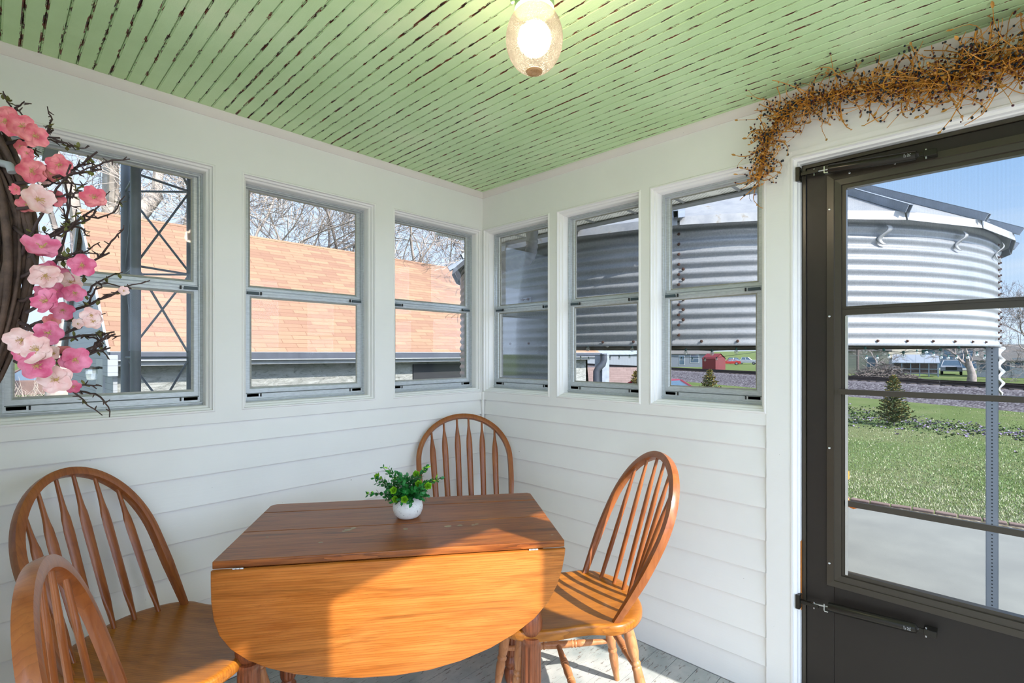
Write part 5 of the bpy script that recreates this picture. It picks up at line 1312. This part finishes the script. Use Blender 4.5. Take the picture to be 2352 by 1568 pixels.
# ---------------- young conifers
def conifer(px, ytop, Z, H, label, seed, mats_, dens=1.):
    c = gl_(px, Z); top = P(px, ytop, Z).z; H = top-c.z; rg = random.Random(seed)
    t = thing('young_conifer', c, label, 'tree', 'young conifers on the lawn')
    mb = MB(); mb.tube([(0, 0, -.05), (0, 0, H*.5), (.01, 0, H)], [.025, .016, .004], 6); mb.build('trunk', M['bark2'], t, world=False)
    mb = MB(); n_ = int(150*dens)
    for k in range(n_):
        f = (k+.5)/n_; z = H*(.04+.92*f); rad = H*.30*(1-f)**.75*rg.uniform(.7, 1.1)+.02; a = k*2.399; d = Vector((math.cos(a), math.sin(a), rg.uniform(.15, .6)))
        p_ = Vector((0, 0, z)); q = p_+d*rad; mb.mi(2); mb.tube([p_, q], [.006, .003], 3, False)
        m_ = max(4, int(rad/.022))
        for j in range(m_):
            u = (j+1)/m_; b_ = p_.lerp(q, u)
            for s in range(3):
                e = (d*.8+Vector((rg.gauss(0, .8), rg.gauss(0, .8), rg.gauss(.2, .5)))).normalized()*rg.uniform(.04, .085)
                mb.mi(0 if rg.random() < (.75-.55*f*u) else 1); n2 = e.cross(Vector((rg.gauss(0, 1), rg.gauss(0, 1), rg.gauss(0, 1)))).normalized()*.011
                mb.add([b_-n2, b_+n2, b_+e*.6+n2*1.2, b_+e, b_+e*.6-n2*1.2], [(0, 1, 2, 3, 4)])
    mb.build('needles', mats_+[M['bark2']], t, world=False)
conifer(2053, 858, 15.9, 1.6, 'bushy young conifer on the lawn seen through the door', 1, [M['cg'], M['cy']])
conifer(1630, 846, 17.5, 1.5, 'young yellowing conifer seen in the window beside the door post', 2, [M['cg'], M['cy']])
conifer(1462, 848, 17.0, 1.5, 'young yellow conifer at the right edge of the middle right window', 3, [M['cy'], M['cy']])
# creeping weeds and flowers strip in front of the railway bank
mbs = [MB(), MB()]; rg = random.Random(12)
for k in range(11000):
    l = rg.uniform(-14, 30); s = -11.2+rg.gauss(0, 1.15)+.8*math.sin(l*.6); v = trk(s, l, 0); 
    if (v-CAM).length > 40: continue
    v.z = gz(v.x, v.y); nz = math.sin(l*1.3)*math.cos(s*1.1+l*.5)
    b_ = mbs[1] if rg.random() < .38+.35*nz else mbs[0]; sz = rg.uniform(.03, .075)
    for q in range(3):
        a = rg.uniform(0, 6.28); e = Vector((math.cos(a), math.sin(a), rg.uniform(.5, 1.4))).normalized()*sz; n2 = Vector((-math.sin(a), math.cos(a), 0))*sz*.45
        b_.add([v-n2*.4, v+n2*.4, v+e*.6+n2, v+e, v+e*.6-n2], [(0, 1, 2, 3, 4)])
tag(mbs[0].build('weed_patch', M['weed']), 'low green weeds in a strip before the railway bank', 'weeds', kind='stuff')
tag(mbs[1].build('flower_patch', M['flow']), 'mauve ground flowers among the weeds before the railway bank', 'flowers', kind='stuff')
# grass tufts on the lawn near the patio
mb = MB(); rg = random.Random(15)
for k in range(36000):
    u = rg.random(); px_ = rg.uniform(1930, 2560); py_ = 925+(1225-925)*rg.random()**.7
    v = PG(px_, py_, -.86)
    if (v-b0).dot(bn) < .55: continue
    v.z = gz(v.x, v.y)-.005; a = rg.uniform(0, 6.28); h = rg.uniform(.02, .05); e = Vector((math.cos(a)*.6, math.sin(a)*.6, 1)).normalized()*h; n2 = Vector((-math.sin(a), math.cos(a), 0))*.0035*(v-CAM).length*.16
    mb.mi(0 if rg.random() < (.70 if (v-b0).dot(bn) > 2.6 else .35) else 1); mb.add([v-n2, v+n2, v+e], [(0, 1, 2)])
M['blade'] = simple('grass_blade', '#63784a', .9, var=.3, vs=3); M['dryb'] = simple('dry_blade', '#9c9a80', .9, var=.2, vs=3)
tag(mb.build('grass', [M['blade'], M['dryb']]), 'short grass blades of the lawn beyond the patio edging', 'grass', kind='stuff')
# ============================================================ light, sky, camera
sun = bpy.data.lights.new('sun', 'SUN'); sun.energy = SUN_E; sun.color = (1., .95, .88); sun.angle = R(.6)
so = bpy.data.objects.new('sun', sun); C.objects.link(so)
dv = Vector((-.06, .998, -.75)).normalized(); so.rotation_euler = dv.to_track_quat('-Z', 'Y').to_euler(); so.location = (0, -8, 8)
pl_ = bpy.data.lights.new('lamp_light', 'POINT'); pl_.energy = 34; pl_.color = (1, .88, .74); pl_.shadow_soft_size = .045
po = bpy.data.objects.new('lamp_light', pl_); C.objects.link(po); po.location = (LX, LY, 2.104)
w = bpy.data.worlds.new('sky'); bpy.context.scene.world = w; w.use_nodes = True; nt = w.node_tree; nt.nodes.clear()
N = lambda t, **k: (lambda n: ([setattr(n, a, b) for a, b in k.items()], n)[1])(nt.nodes.new(t))
out = N('ShaderNodeOutputWorld'); bg = N('ShaderNodeBackground'); nt.links.new(bg.outputs[0], out.inputs[0])
tc_ = N('ShaderNodeTexCoord'); sx = N('ShaderNodeSeparateXYZ'); nt.links.new(tc_.outputs['Generated'], sx.inputs[0])
def ramp(fac, st):
    r = N('ShaderNodeValToRGB'); nt.links.new(fac, r.inputs[0]); e = r.color_ramp.elements
    while len(e) < len(st): e.new(.5)
    for i, (p, c) in enumerate(st): e[i].position = p; e[i].color = tuple(c)+(1,)
    return r.outputs[0]
def mth(op, a, b=0., cl=False):
    n = N('ShaderNodeMath', operation=op, use_clamp=cl)
    for i, v in ((0, a), (1, b)):
        if hasattr(v, 'links'): nt.links.new(v, n.inputs[i])
        else: n.inputs[i].default_value = v
    return n.outputs[0]
# clear sky: pale at the horizon, deeper blue above, paler to the north than to the east
el = ramp(sx.outputs[2], [(0., (.62, .76, .92)), (.10, (.52, .70, .95)), (.3, (.28, .50, .85)), (.6, (.20, .40, .80)), (1., (.16, .33, .72))])
nrth = mth('MULTIPLY', mth('MAXIMUM', sx.outputs[1], 0.), .95, True)
mix = N('ShaderNodeMix', data_type='RGBA'); nt.links.new(nrth, mix.inputs[0]); nt.links.new(el, mix.inputs[6]); mix.inputs[7].default_value = (.66, .80, 1.02, 1)
# thin wispy cloud
ns = N('ShaderNodeTexNoise'); mp_ = N('ShaderNodeMapping'); mp_.inputs['Scale'].default_value = (2, 2, 14); nt.links.new(tc_.outputs['Generated'], mp_.inputs[0]); nt.links.new(mp_.outputs[0], ns.inputs[0]); ns.inputs['Scale'].default_value = 2.2; ns.inputs['Detail'].default_value = 5
cl = ramp(ns.outputs[0], [(.5, (0, 0, 0)), (.75, (.35, .35, .35))])
mix2 = N('ShaderNodeMix', data_type='RGBA'); nt.links.new(cl, mix2.inputs[0]); nt.links.new(mix.outputs[2], mix2.inputs[6]); mix2.inputs[7].default_value = (.85, .9, .95, 1)
# bright hazy half of the sky round the sun (south and west)
dot = mth('ADD', mth('ADD', mth('MULTIPLY', sx.outputs[0], -.10), mth('MULTIPLY', sx.outputs[1], -.98)), mth('MULTIPLY', sx.outputs[2], .12))
hz = ramp(dot, [(.0, (0, 0, 0)), (.22, (.12, .12, .12)), (.6, (.8, .8, .8)), (1., (1, 1, 1))])
mix3 = N('ShaderNodeMix', data_type='RGBA', clamp_result=False); nt.links.new(hz, mix3.inputs[0]); nt.links.new(mix2.outputs[2], mix3.inputs[6]); mix3.inputs[7].default_value = HAZE
nt.links.new(mix3.outputs[2], bg.inputs[0]); bg.inputs[1].default_value = SKY_S
cam = bpy.data.cameras.new('camera'); co = bpy.data.objects.new('camera', cam); C.objects.link(co)
co.location = CAM; co.rotation_euler = (PI/2, 0, AX-PI/2); cam.sensor_width = 36; cam.lens = 1158/2352*36; cam.shift_y = 28/2352; cam.clip_start = .05; cam.clip_end = 2000
sc = bpy.context.scene; sc.camera = co
sc.view_settings.view_transform = 'Standard'; sc.view_settings.look = 'None'; sc.view_settings.gamma = 1; sc.view_settings.exposure = EXPO
sc.view_settings.use_curve_mapping = False
sc.cycles.max_bounces = 7; sc.cycles.diffuse_bounces = 4; sc.cycles.adaptive_threshold = .045; sc.cycles.transparent_max_bounces = 16; sc.cycles.glossy_bounces = 4; sc.cycles.transmission_bounces = 8
sc.cycles.sample_clamp_indirect = 6; sc.cycles.use_denoising = True
